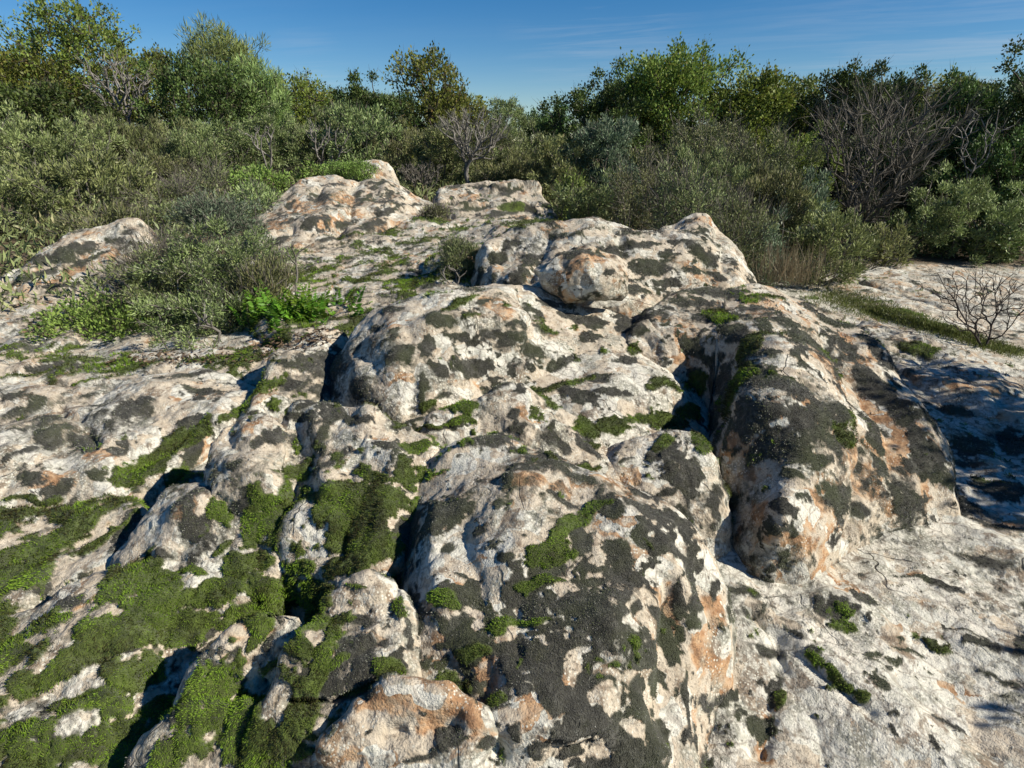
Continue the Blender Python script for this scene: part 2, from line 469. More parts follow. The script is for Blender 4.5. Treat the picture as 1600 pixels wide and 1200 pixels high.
# folds, furrows and bulges seen in the photograph: x1, y1, x2, y2, half width, height in metres
FOLDS = [
    # foreground dome
    (820, 1100, 920, 1115, 42, .045), (760, 1060, 790, 1190, 14, -.035), (860, 1165, 960, 1150, 12, -.03), (690, 720, 760, 690, 20, .03),
    (800, 745, 850, 745, 30, .03), (880, 850, 800, 960, 36, -.035), (930, 760, 1060, 880, 26, .035), (900, 800, 1000, 960, 26, -.022),
    (1040, 900, 1040, 1180, 20, -.03), (1070, 960, 1070, 1180, 16, .025), (700, 1040, 800, 1010, 14, -.03), (680, 800, 690, 960, 22, .03),
    (745, 780, 730, 960, 20, -.025), (960, 1000, 1010, 1120, 30, .03), (650, 1000, 720, 1060, 14, -.03), (940, 980, 990, 930, 26, .03),
    # big boulder
    (1330, 520, 1450, 740, 24, .035), (1290, 520, 1400, 740, 18, -.04), (1180, 520, 1320, 690, 22, .03), (1150, 560, 1270, 720, 14, -.02),
    (1340, 700, 1330, 830, 14, -.035), (1420, 640, 1470, 760, 14, .025),
    (1390, 770, 1440, 790, 22, .02),
    # central boulder and saddle
    (560, 590, 590, 640, 30, .03), (650, 520, 650, 640, 14, -.025), (720, 545, 760, 580, 26, -.04), (700, 500, 820, 510, 22, .03), (760, 525, 860, 560, 18, -.025),
    (820, 450, 830, 520, 12, -.035), (880, 520, 960, 540, 20, .03), (850, 590, 960, 575, 16, -.03), (620, 480, 640, 560, 20, .025), (790, 615, 860, 690, 26, .03),
    (700, 660, 760, 690, 14, -.03), (900, 660, 960, 690, 18, -.04), (990, 640, 1080, 655, 20, -.05), (930, 610, 1060, 600, 20, .02),
    # ridge
    (850, 370, 830, 440, 10, -.06), (960, 360, 1000, 440, 12, -.04), (1050, 350, 1090, 440, 14, .04), (1120, 370, 1150, 440, 8, -.05), (900, 372, 980, 378, 12, .04),
    (1040, 345, 1045, 380, 8, -.05), (770, 385, 770, 430, 12, .05),
    # crag
    (500, 285, 440, 380, 12, -.06), (560, 280, 530, 370, 10, -.07), (480, 300, 470, 350, 14, .05), (530, 300, 500, 350, 16, .05), (620, 300, 560, 370, 16, .06),
    (600, 320, 570, 350, 8, -.08), (700, 312, 800, 312, 6, -.14), (720, 322, 840, 320, 7, .08), (760, 296, 840, 290, 7, .08),
    # left slabs and ribs
    (95, 630, 150, 700, 8, -.04), (150, 700, 330, 655, 12, .02), (20, 620, 80, 610, 14, .03), (110, 660, 250, 610, 30, .03), (0, 690, 90, 760, 16, .03),
    (190, 745, 320, 660, 16, -.05), (0, 960, 230, 870, 7, -.04), (0, 800, 180, 770, 10, -.03), (40, 760, 200, 730, 14, .02), (0, 590, 240, 585, 8, -.03),
    (470, 650, 450, 760, 10, -.04), (560, 640, 620, 720, 18, .03), (480, 660, 520, 760, 16, .03), (540, 720, 520, 860, 18, -.04), (620, 720, 590, 860, 20, .03),
    (400, 800, 420, 900, 12, -.03), (350, 660, 400, 760, 20, .03), (330, 780, 250, 860, 18, .03), (100, 1000, 300, 950, 22, .02), (60, 1080, 240, 1000, 18, -.03),
    (40, 1160, 180, 1070, 20, .025), (240, 1060, 400, 950, 12, -.05), (400, 1090, 470, 960, 9, -.06), (450, 1100, 640, 1060, 9, -.05), (520, 960, 620, 930, 20, .03),
    (500, 1050, 600, 990, 12, -.03), (560, 1100, 700, 1075, 16, .03), (600, 1160, 720, 1120, 12, -.03),
    # right apron
    (1180, 960, 1360, 1110, 10, -.03), (1100, 900, 1180, 1180, 12, -.03), (1210, 990, 1200, 1180, 9, -.03), (1400, 1070, 1540, 1170, 9, -.02), (1250, 1000, 1500, 1180, 30, .02),
    (1480, 800, 1590, 880, 16, .03), (1400, 1040, 1590, 1100, 12, -.015), (1290, 930, 1340, 950, 18, .02), (1130, 1000, 1150, 1150, 22, .03), (1500, 680, 1590, 760, 20, .02),
    (1440, 560, 1590, 640, 8, -.03), (1480, 600, 1590, 660, 12, .03), (1340, 440, 1480, 480, 6, -.05), (1400, 430, 1590, 450, 6, .04),
]
for (x1, y1, x2, y2, hw, hgt) in FOLDS:
    h1, h2 = surface(x1, y1), surface(x2, y2)
    if h1 is None or h2 is None:
        continue
    A, B = h1[0], h2[0]
    if np.linalg.norm(A - B) > 2.2 * math.hypot(x2 - x1, y2 - y1) / FPX * np.linalg.norm(A - CAMP) + .12:
        # the two ends lie at different depths: keep the fold short
        B = A + (B - A) * .4
    rad = hw / FPX * np.linalg.norm(.5 * (A + B) - CAMP) * 1.15
    for k, R in enumerate(ROCKS):
        V = R['V']
        lo, hi = V.reshape(-1, 3).min(0), V.reshape(-1, 3).max(0)
        if np.any(np.minimum(A, B) - 3 * rad > hi) or np.any(np.maximum(A, B) + 3 * rad < lo):
            continue
        P = V + R['wob'] * rad * .9
        e = B - A
        t = np.clip(((P - A) @ e) / (e @ e + 1e-9), 0, 1)
        dd = np.linalg.norm(P - A - t[..., None] * e, axis=2) / rad
        prof = np.where(dd < 3, np.exp(-dd ** 2 * (1.0 if hgt > 0 else 1.0)), 0)
        if hgt < 0:
            prof = np.where(dd < 3, np.exp(-np.abs(dd) ** 1.4 * 1.3), 0)
        R['V'] = V + R['N0'] * (hgt * prof)[..., None]
index_surface()



def blob_axes(px, py, rx, ry, ang):
    hit = surface(px, py)
    if hit is None:
        return None
    c, n, k = hit
    # tilt the surface normal towards the eye a little so that grazing blobs stay finite
    v = CAMP - c
    v = v / np.linalg.norm(v)
    n = n + .35 * v
    n = n / np.linalg.norm(n)
    out = []
    ca, sa = math.cos(math.radians(ang)), math.sin(math.radians(ang))
    for ex, ey in ((rx * ca, rx * sa), (-ry * sa, ry * ca)):
        q = np.array(at_y(px + ex, py + ey, 1.0)) - CAMP
        t = np.dot(c - CAMP, n) / np.dot(q, n)
        a = CAMP + q * t - c
        lim = 2.6 * math.hypot(ex, ey) / FPX * np.linalg.norm(c - CAMP)
        la = np.linalg.norm(a)
        out.append(a if la < lim and t > 0 else (a * (lim / la) if t > 0 else -a * (lim / la)))
    return c, out[0], out[1], n, k


def field(blobs):
    """per rock: the largest 1 - (normalised distance) over the blobs"""
    F = [np.full(R['V'].shape[:2], -1.0) for R in ROCKS]
    for b in blobs:
        ax = blob_axes(*b)
        if ax is None:
            continue
        c, A, B, n, k0 = ax
        L = 1.7 * max(np.linalg.norm(A), np.linalg.norm(B))
        M = np.linalg.pinv(np.stack([A, B], 1))          # dual basis
        for k, R in enumerate(ROCKS):
            lo, hi = R['lo'], R['hi']
            if np.any(c + L < lo) or np.any(c - L > hi):
                continue
            D = R['W'] - c
            near = (np.abs(D).max(2) < L)
            if not near.any():
                continue
            q = D[near] @ M.T
            h = np.abs(D[near] @ n) / (L * .9)
            f = 1 - np.sqrt((q ** 2).sum(1) + h * h * .5)
            g = F[k][near]
            F[k][near] = np.maximum(g, f)
    return F


for R in ROCKS:
    V = R['V']
    w1 = np.stack([fbm(V, 9, 2, 20), fbm(V, 9, 2, 21), fbm(V, 9, 2, 22)], 2)
    w2 = np.stack([vnoise(V, 34, 23), vnoise(V, 34, 24), vnoise(V, 34, 25)], 2)
    R['W'] = V + w1 * .035 + w2 * .010
    R['lo'] = V.reshape(-1, 3).min(0) - .05
    R['hi'] = V.reshape(-1, 3).max(0) + .05

# photo pixels: x, y, half width, half height, turn in degrees
DARK = [
    (1225, 785, 34, 16, 15), (1200, 820, 16, 10, 0),
    (1450, 905, 70, 8, 12), (1550, 880, 50, 8, 15), (1500, 985, 60, 8, 15), (1420, 1015, 40, 6, 15), (1570, 1060, 50, 10, 20), (1480, 1130, 40, 7, 20),
    # clefts and hollows: black moss, and shade painted in with its colour
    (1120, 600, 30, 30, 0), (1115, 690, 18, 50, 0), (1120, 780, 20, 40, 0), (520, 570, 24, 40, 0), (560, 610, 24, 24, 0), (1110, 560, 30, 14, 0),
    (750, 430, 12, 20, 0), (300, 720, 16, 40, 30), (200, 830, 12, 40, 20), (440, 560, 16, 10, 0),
    # left slab discs
    (205, 638, 40, 24, 0), (318, 610, 34, 16, 5), (70, 670, 30, 30, 20), (40, 640, 50, 14, -20), (25, 615, 30, 8, -15), (135, 617, 22, 8, 0),
    (300, 655, 22, 14, -10), (130, 690, 34, 26, 40), (180, 705, 20, 12, 0), (40, 745, 36, 16, 0), (90, 760, 30, 18, 0), (10, 718, 12, 10, 0),
    (150, 740, 30, 12, 20), (240, 720, 26, 14, -20), (185, 690, 14, 10, 0), (300, 580, 60, 10, -5), (90, 575, 70, 9, 0),
    # central boulder
    (690, 490, 26, 22, 60), (665, 535, 30, 18, 80), (640, 550, 24, 18, 0), (658, 600, 16, 30, 5), (690, 575, 20, 14, 30), (750, 572, 32, 22, -10),
    (838, 546, 18, 14, 0), (720, 525, 34, 10, 10), (780, 520, 40, 9, 5), (810, 505, 26, 8, 0), (590, 510, 20, 10, 30), (610, 480, 22, 8, 0),
    (760, 470, 20, 10, 0), (855, 470, 26, 12, 25), (850, 515, 22, 10, 20), (920, 500, 34, 18, 15), (930, 525, 22, 14, 0), (890, 490, 30, 12, 10),
    (985, 510, 18, 12, 0), (805, 435, 16, 20, 80), (560, 540, 12, 10, 0), (610, 560, 14, 10, 0), (700, 620, 12, 6, 0), (775, 590, 10, 6, 0),
    (880, 560, 34, 14, -15), (930, 590, 40, 14, -10), (980, 560, 26, 14, 10), (900, 620, 50, 12, 10), (960, 610, 40, 10, 0),
    # small knob
    (460, 600, 28, 16, -5), (455, 570, 14, 8, 0), (500, 560, 16, 26, 70),
    # saddle
    (800, 640, 16, 14, 0), (800, 665, 20, 16, 0), (870, 690, 34, 14, 35), (780, 680, 30, 9, 15), (700, 668, 30, 8, 0), (920, 700, 40, 12, 30),
    (850, 660, 14, 10, 0), (1080, 735, 26, 20, 60), (1045, 760, 22, 12, 0), (1000, 770, 26, 12, 30), (980, 720, 20, 8, 0),
    # ridge
    (915, 390, 34, 8, 0), (960, 395, 30, 12, 20), (1000, 380, 40, 10, -5), (1020, 415, 44, 18, 5), (990, 450, 36, 14, 10), (1080, 420, 34, 12, 0),
    (1100, 395, 30, 9, 10), (1120, 430, 26, 9, 20), (1060, 375, 30, 7, 0), (870, 365, 20, 6, 0), (930, 355, 26, 5, 0), (1010, 360, 30, 5, 0),
    (1040, 440, 30, 9, 0), (955, 425, 14, 10, 0), (780, 400, 14, 22, 10), (800, 380, 22, 8, 0), (820, 420, 10, 18, 0),
    # crag and back
    (500, 308, 22, 17, 10), (455, 315, 8, 18, 10), (488, 345, 22, 12, -40), (435, 375, 20, 10, -30), (450, 345, 18, 7, -20), (520, 285, 26, 5, 8),
    (560, 300, 8, 14, 30), (590, 310, 20, 6, -30), (605, 330, 30, 7, -30), (580, 350, 30, 9, -20), (540, 350, 24, 10, -20), (520, 370, 26, 8, -10),
    (620, 315, 22, 8, 20), (650, 315, 14, 8, 0), (590, 285, 24, 6, 10), (760, 290, 40, 5, 0), (740, 325, 34, 9, 0), (800, 300, 26, 8, -20),
    (830, 325, 22, 12, 30), (700, 315, 20, 5, 0), (790, 330, 30, 7, -10), (100, 395, 60, 16, -22), (60, 430, 50, 10, -10), (140, 400, 44, 10, -20),
    (180, 375, 30, 8, 20), (90, 445, 60, 5, -4),
    # big boulder
    (1190, 590, 60, 40, 30), (1240, 600, 60, 30, 40), (1290, 640, 50, 30, 45), (1200, 640, 46, 26, 0), (1260, 530, 50, 16, 20), (1120, 490, 60, 18, 0),
    (1180, 480, 40, 12, 0), (1230, 500, 40, 12, 20), (1320, 540, 50, 20, 40), (1350, 590, 30, 40, -40), (1400, 640, 22, 60, -35), (1440, 700, 16, 60, -20),
    (1460, 720, 12, 50, -12), (1300, 500, 40, 10, 30), (1190, 720, 24, 20, 0), (1290, 715, 24, 18, 0), (1240, 690, 20, 12, 0), (1370, 690, 14, 30, -20),
    (1300, 690, 40, 20, 40), (1320, 770, 34, 20, 0), (1240, 740, 24, 12, 40), (1395, 760, 30, 22, 0), (1380, 610, 30, 30, -40), (1250, 660, 50, 24, 30),
    (1320, 640, 34, 20, 50), (1080, 470, 30, 9, 0), (1150, 520, 40, 20, 20), (1340, 800, 24, 14, 0), (1425, 540, 50, 14, 30),
    # foreground dome
    (1000, 790, 44, 14, 28), (950, 790, 37, 25, 30), (900, 830, 37, 25, 20), (960, 860, 37, 29, 50), (1040, 850, 25, 32, -40), (1080, 870, 14, 29, -25),
    (700, 860, 19, 17, 0), (745, 825, 15, 13, 0), (790, 875, 18, 13, 0), (690, 815, 22, 8, -10), (820, 930, 37, 22, 0), (900, 950, 37, 19, 0),
    (740, 920, 25, 19, 0), (860, 890, 37, 22, 0), (1000, 950, 17, 25, -10), (1060, 940, 14, 37, -10), (1040, 1020, 22, 37, 5), (1070, 1100, 10, 66, 2),
    (820, 1080, 22, 26, 0), (880, 1070, 11, 13, 0), (720, 1000, 25, 13, 0), (780, 1010, 37, 19, 10), (690, 970, 11, 10, 0), (760, 970, 28, 11, 0),
    (830, 990, 22, 13, 0), (1000, 1090, 25, 37, 0), (960, 1150, 37, 37, 0), (1030, 1150, 22, 44, 0), (870, 1030, 28, 11, 0), (700, 1140, 29, 22, -20),
    (760, 1170, 22, 19, 0), (650, 1170, 29, 11, -20), (700, 920, 10, 15, 0), (840, 1170, 29, 22, 0), (900, 1180, 29, 19, 0), (620, 1030, 11, 10, 0),
    (930, 900, 29, 14, 0), (980, 900, 22, 19, 40), (880, 780, 34, 10, 25), (830, 720, 34, 8, 20), (760, 690, 25, 6, 20), (900, 745, 42, 8, 25),
    (1065, 990, 13, 29, 0), (800, 1130, 22, 17, 0), (660, 1100, 10, 6, 0), (580, 1140, 13, 10, 0),
    # left stones
    (395, 690, 18, 16, 0), (370, 720, 22, 14, -10), (440, 675, 24, 20, 20), (470, 650, 30, 12, 5), (600, 690, 30, 14, 10), (550, 650, 40, 9, 5),
    (270, 790, 14, 12, 0), (310, 830, 14, 10, 0), (330, 810, 16, 8, 0), (500, 680, 20, 12, 0), (520, 715, 30, 14, -20), (250, 870, 16, 6, 0), (190, 900, 34, 24, -20),
    (60, 920, 30, 10, -20), (350, 1060, 24, 16, -20),
    # ledges
    (1280, 945, 16, 28, 8), (1310, 945, 22, 24, 0), (1350, 935, 24, 18, 20), (1200, 1015, 26, 12, 20), (1205, 1080, 22, 44, 5), (1195, 1140, 20, 24, 0),
    (1140, 1090, 16, 18, 0), (1235, 985, 18, 9, 30), (1265, 1010, 16, 8, 40), (1110, 1105, 30, 10, 10), (1085, 1150, 14, 16, 0), (1400, 910, 10, 4, 0),
    (1520, 700, 50, 30, 10), (1560, 760, 60, 30, 10), (1495, 640, 30, 16, 20), (1590, 690, 40, 30, 0), (1500, 780, 26, 30, 0), (1560, 820, 50, 10, 10),  # right side: black moss that also paints in the shade lying there
    (240, 900, 60, 16, -15), (100, 940, 40, 12, -20), (200, 1010, 20, 10, 0), (330, 985, 24, 12, -30), (480, 1040, 30, 20, 0), (420, 1000, 20, 16, 0), (560, 960, 24, 14, 0), (300, 1130, 40, 16, 0), (460, 1140, 30, 20, 0),
    (1500, 720, 60, 12, 20), (1460, 910, 50, 9, 10), (1530, 1010, 40, 12, 15), (1590, 1000, 20, 30, 0),
]
MOSS = [
    # lower left slab
    (60, 850, 80, 20, -20), (120, 820, 60, 16, -20), (30, 900, 60, 14, -22), (150, 850, 34, 16, -20), (40, 800, 40, 9, -10), (250, 930, 60, 26, -10),
    (320, 930, 60, 24, 0), (200, 980, 70, 34, -15), (290, 980, 60, 30, -15), (120, 1030, 60, 26, -20), (220, 1050, 50, 34, -30), (140, 1090, 50, 20, 0),
    (80, 970, 50, 16, -20), (30, 1020, 36, 12, -20), (370, 960, 40, 20, -30), (30, 1150, 40, 20, 0), (150, 1160, 60, 24, 0), (250, 1110, 30, 20, 0),
    (350, 900, 40, 16, 0), (60, 1050, 40, 14, -20), (190, 1130, 40, 18, 0),
    # gully
    (260, 700, 50, 20, -30), (220, 735, 44, 20, -25), (310, 670, 30, 14, -40), (170, 790, 50, 14, -15), (370, 645, 30, 8, -30), (90, 795, 50, 8, 0),
    (60, 780, 50, 8, 0), (280, 740, 20, 30, 40),
    # hummock
    (375, 870, 30, 16, 0), (300, 885, 34, 9, 0), (345, 800, 16, 20, 0), (215, 880, 26, 8, -20),
    (560, 820, 50, 50, 0), (590, 780, 40, 40, 20), (600, 850, 34, 34, 0), (530, 760, 50, 24, 0), (540, 880, 50, 20, 0), (580, 740, 50, 16, 20),
    (640, 740, 20, 16, 0), (400, 820, 30, 34, 0), (430, 790, 34, 16, 0), (400, 870, 30, 18, 0), (470, 890, 36, 16, 0), (640, 700, 26, 12, 10),
    (350, 850, 16, 14, 0), (520, 800, 24, 18, 0), (460, 740, 20, 16, 0), (500, 920, 40, 14, 0), (450, 930, 30, 10, 0),
    # left ribs
    (400, 990, 30, 12, -30), (350, 1030, 25, 11, -30), (480, 1000, 25, 14, 0), (530, 1020, 22, 12, 0), (480, 1090, 37, 15, -10), (440, 1120, 18, 14, 0),
    (560, 1080, 22, 10, 0), (630, 950, 10, 24, 0), (600, 1050, 22, 11, 0), (330, 1120, 37, 12, -10), (430, 1030, 15, 8, 0), (560, 910, 22, 5, 0),
    # dome green tufts
    (890, 820, 50, 20, -30), (860, 870, 46, 22, -20), (850, 910, 40, 14, -10), (930, 790, 34, 10, -20), (740, 1010, 20, 12, 0), (700, 940, 20, 16, 0), (800, 980, 40, 9, 0),
    # moss bed by the cleft
    (925, 665, 22, 14, 10), (960, 660, 30, 16, -5), (1000, 655, 30, 10, 0), (1050, 660, 34, 14, 0), (1035, 695, 18, 12, -20), (1080, 640, 24, 16, 0),
    (930, 690, 14, 8, 0), (1040, 605, 34, 8, 0), (1090, 600, 20, 20, 0), (1100, 690, 14, 20, 0), (990, 545, 10, 14, 0), (1040, 595, 26, 7, 0), (910, 675, 12, 10, 0),
    # ledges and strips
    (690, 662, 50, 6, -3), (720, 655, 30, 6, 0), (665, 626, 22, 14, 0), (715, 630, 28, 18, 0), (880, 600, 60, 9, -8), (920, 730, 14, 7, 0),
    (740, 492, 12, 5, 0), (1300, 1050, 26, 9, 40), (1320, 1075, 24, 16, 40), (1270, 1025, 22, 8, 40), (1335, 955, 12, 7, 0), (1345, 1095, 20, 6, 40),
    (1220, 1090, 12, 30, 0), (1120, 490, 40, 14, 30), (1170, 540, 22, 40, 20), (1150, 600, 18, 40, 10), (1200, 462, 24, 7, 0), (1160, 448, 12, 4, 0), (1430, 540, 36, 16, 20),
    # back shelf
    (620, 440, 60, 5, -3), (560, 440, 30, 6, 0), (600, 425, 40, 5, -3), (660, 430, 26, 4, 0), (520, 470, 20, 5, 0), (720, 470, 40, 6, -20), (800, 352, 34, 5, 0),
    (540, 400, 40, 6, -15), (500, 420, 34, 7, -20), (690, 370, 36, 6, 0), (650, 380, 30, 5, 0), (600, 400, 34, 4, 0), (800, 322, 26, 9, 0), (680, 455, 26, 5, -10),
    (560, 460, 24, 5, 0), (570, 410, 24, 4, 0), (540, 365, 40, 5, -15), (470, 440, 26, 6, 0), (850, 345, 20, 4, 0),
    # front-left slab strips
    (120, 560, 60, 6, 0), (60, 580, 60, 6, 0), (210, 575, 60, 6, -4), (330, 560, 50, 7, -6), (400, 555, 40, 9, -8), (20, 550, 40, 6, 0), (160, 590, 50, 5, 0),
    # slab on the right edge
    (1430, 452, 14, 4, 0), (1375, 470, 20, 5, 0), (1460, 458, 9, 3, 0), (1400, 485, 60, 6, 12), (1350, 470, 30, 6, 15), (1480, 510, 60, 7, 14),
    (1560, 540, 50, 7, 14),
]
ORANGE = [
    (1220, 700, 40, 24, 20), (1290, 790, 40, 30, 20), (1240, 850, 44, 26, 20), (1180, 800, 18, 34, 0), (1350, 750, 40, 30, 0), (1400, 700, 30, 50, -20),
    (1440, 740, 12, 60, -12), (1300, 760, 34, 20, 0), (1450, 680, 10, 40, -20), (1290, 560, 40, 14, 30), (1360, 640, 20, 50, -35), (1330, 580, 20, 20, 0),
    (1400, 790, 34, 20, 0), (1330, 700, 40, 26, 30),
    (860, 1110, 60, 40, 10), (880, 1150, 44, 20, 0), (640, 1100, 90, 24, -3), (1000, 830, 34, 16, 20), (1000, 870, 44, 22, 20), (1050, 960, 16, 50, 0),
    (940, 980, 26, 34, 20), (860, 1060, 40, 30, 0), (760, 1010, 12, 16, 0), (1110, 1010, 30, 60, 0), (820, 1040, 26, 20, 0), (1000, 1000, 16, 40, 0),
    (680, 950, 20, 30, 0), (560, 1000, 40, 20, 0), (700, 990, 40, 18, 0), (820, 745, 36, 20, 0), (1110, 950, 20, 40, 0), (1160, 990, 20, 20, 0),
    (480, 320, 30, 34, 0), (540, 310, 30, 24, 20), (510, 350, 30, 20, 0), (430, 350, 24, 16, 0), (420, 400, 24, 10, 0), (540, 340, 30, 16, 0), (100, 430, 40, 12, 0),
    (60, 400, 30, 8, -20), (620, 500, 30, 16, 0), (630, 590, 24, 24, 0), (780, 480, 34, 14, 30), (800, 585, 26, 10, 0), (700, 590, 20, 10, 0), (830, 640, 26, 16, 20),
    (920, 400, 50, 14, 0), (890, 415, 40, 14, 0), (1110, 345, 20, 10, 0), (150, 710, 30, 20, 30), (80, 750, 44, 20, 0), (380, 665, 26, 14, 0), (300, 620, 40, 16, 0),
    (290, 800, 20, 30, 0), (150, 930, 40, 9, -20), (180, 965, 14, 8, 0), (1310, 940, 40, 20, 0), (1200, 1140, 20, 60, 0), (1130, 1060, 26, 40, 0), (1470, 590, 60, 20, 15),
    (1560, 610, 60, 12, 10), (1430, 900, 60, 16, 20), (1480, 960, 70, 18, 15), (1500, 1080, 80, 20, 20), (230, 560, 40, 4, 0),
]
WHITE = [
    (720, 860, 34, 20, 40), (700, 830, 20, 12, 0), (930, 1010, 26, 40, 10), (770, 1120, 16, 30, 5), (640, 1080, 60, 16, 0), (930, 1105, 12, 14, 0),
    (920, 1020, 24, 18, 0), (1020, 890, 22, 18, 0), (1060, 1130, 10, 14, 0), (660, 870, 12, 40, 0), (860, 1020, 14, 10, 0),
    (1220, 670, 40, 16, 20), (1210, 560, 40, 14, 20), (1200, 760, 30, 20, 0), (1250, 800, 24, 30, 10), (1350, 650, 14, 20, -30), (1240, 540, 34, 9, 20),
    (1180, 500, 30, 8, 0), (1370, 600, 20, 14, 0), (1400, 850, 60, 30, 10), (1470, 850, 40, 30, 0), (1310, 850, 30, 20, 0), (1150, 920, 30, 40, 0),
    (1240, 930, 30, 40, 20), (1160, 960, 20, 20, 0), (1300, 1000, 40, 20, 30), (1150, 1150, 40, 30, 0), (1270, 1130, 50, 50, 0), (1420, 960, 50, 20, 0),
    (1400, 1030, 60, 20, 20), (1560, 940, 50, 30, 0), (1250, 1060, 30, 30, 0), (1130, 1000, 20, 30, 0), (1350, 900, 30, 20, 0), (1450, 560, 60, 14, 25),
    (590, 560, 30, 26, 0), (740, 540, 30, 14, 0), (690, 530, 20, 14, 0), (640, 620, 30, 30, 0), (800, 560, 40, 12, 0), (870, 540, 30, 12, 0), (780, 600, 40, 9, 0),
    (720, 470, 40, 12, 0), (830, 480, 20, 20, 0), (900, 375, 40, 8, 0), (1050, 370, 40, 8, 0), (1130, 400, 20, 20, 0), (960, 370, 30, 6, 0), (830, 380, 40, 14, 0),
    (170, 600, 60, 12, 0), (260, 680, 50, 14, -10), (100, 720, 30, 20, 0), (20, 680, 30, 20, 0), (270, 770, 30, 14, 0), (230, 830, 20, 20, 0), (490, 820, 30, 24, 0),
    (150, 880, 50, 5, -22), (60, 1100, 40, 16, -20), (40, 1060, 24, 10, 0), (470, 690, 14, 10, 0), (560, 690, 24, 12, 0), (600, 400, 50, 6, 0), (700, 400, 40, 6, 0),
    (850, 660, 30, 10, 0), (1000, 720, 40, 12, 0), (980, 790, 30, 14, 30), (720, 720, 30, 24, 0),
]
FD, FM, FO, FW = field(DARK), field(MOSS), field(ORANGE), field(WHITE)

for k, R in enumerate(ROCKS):
    V, W = R['V'], R['W']
    N = normals_of(R)
    up = N[..., 2]
    rr = np.hypot(V[..., 0], V[..., 1])
    n1 = fbm(W, 5.5, 3, 30)
    n2 = fbm(W, 15, 3, 31)
    n3 = fbm(V, 48, 2, 32)
    n4 = fbm(V, 95, 2, 36)
    n5 = fbm(W, 26, 2, 37)
    m1 = fbm(W, 4.0, 3, 33)
    o1 = fbm(W, 4.5, 3, 34)
    wh = fbm(W, 7.0, 3, 35)
    wh0 = fbm(W, 3.1, 2, 38)
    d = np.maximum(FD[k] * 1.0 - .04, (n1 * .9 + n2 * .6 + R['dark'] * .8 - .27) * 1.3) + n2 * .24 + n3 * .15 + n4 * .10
    d = np.maximum(d, (n5 * .8 + n3 * .35 + n4 * .2 + .25 * n1 - .40 + R['dark'] * .25) * 1.2)
    m = np.maximum(FM[k] * 1.0, (m1 * .9 + n2 * .4 + R['moss'] - .05)) + n2 * .32 + n3 * .20 + n4 * .10 - .02
    d = d - (.45 * smooth(.04, .34, fbm(W, 20, 3, 39)) + .25 * smooth(.1, .4, n3)) * smooth(.55, .1, d) * smooth(-.1, .1, d)
    d = np.where(up < .1, d - .15, d)
    film = smooth(-.42, .02, d + n3 * .22 + n4 * .16) * smooth(.10, -.25, wh0) * .62
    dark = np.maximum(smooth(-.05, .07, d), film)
    moss = smooth(-.03, .06, m)
    orange = smooth(-.10, .16, np.maximum(FO[k], o1 * 1.1 + n2 * .5 + R['orange'] - .25) + n2 * .40 + n3 * .2)
    white = smooth(-.06, .1, np.maximum(FW[k], wh * 1.1 + n2 * .6 + R['white'] - .15) + n2 * .3 + n3 * .1)
    near_k = smooth(3.5, 1.6, rr)
    far = smooth(5.0, 9.0, rr)
    soil = np.zeros_like(d)
    if R['kind']:
        soil = smooth(.0, .12, np.maximum(smooth(4.6, 5.6, rr - 2.2 * smooth(.3, -.9, V[..., 0])) - .5,
                                         smooth(6.2, 7.4, rr) - .5) + .35 * n1)
        soil = soil * (1 - smooth(1.9, 2.6, V[..., 0]) * smooth(8.8, 8.0, V[..., 1]))
    cush = smooth(-.02, .10, d) * (.0035 + .0015 * n3 + .001 * n2)
    mc = smooth(-.02, .16, m) * (.009 + .004 * n2 + .003 * n3)
    lift = np.maximum(cush, mc) * (1 + .5 * far)
    R['V'] = V + N * lift[..., None]
    if R.get('closed'):
        R['V'][:, -1] = R['V'][:, 0]
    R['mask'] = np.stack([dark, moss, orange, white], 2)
    R['soil'] = soil
    R['mg'] = smooth(-.55, -.02, m) * smooth(-.3, .2, n1 + .2)
    R['N'] = N

# ------------------------------------------------------------------ materials
def new_mat(name):
    m = bpy.data.materials.new(name)
    m.use_nodes = True
    nt = m.node_tree
    nt.nodes.clear()
    return m, nt


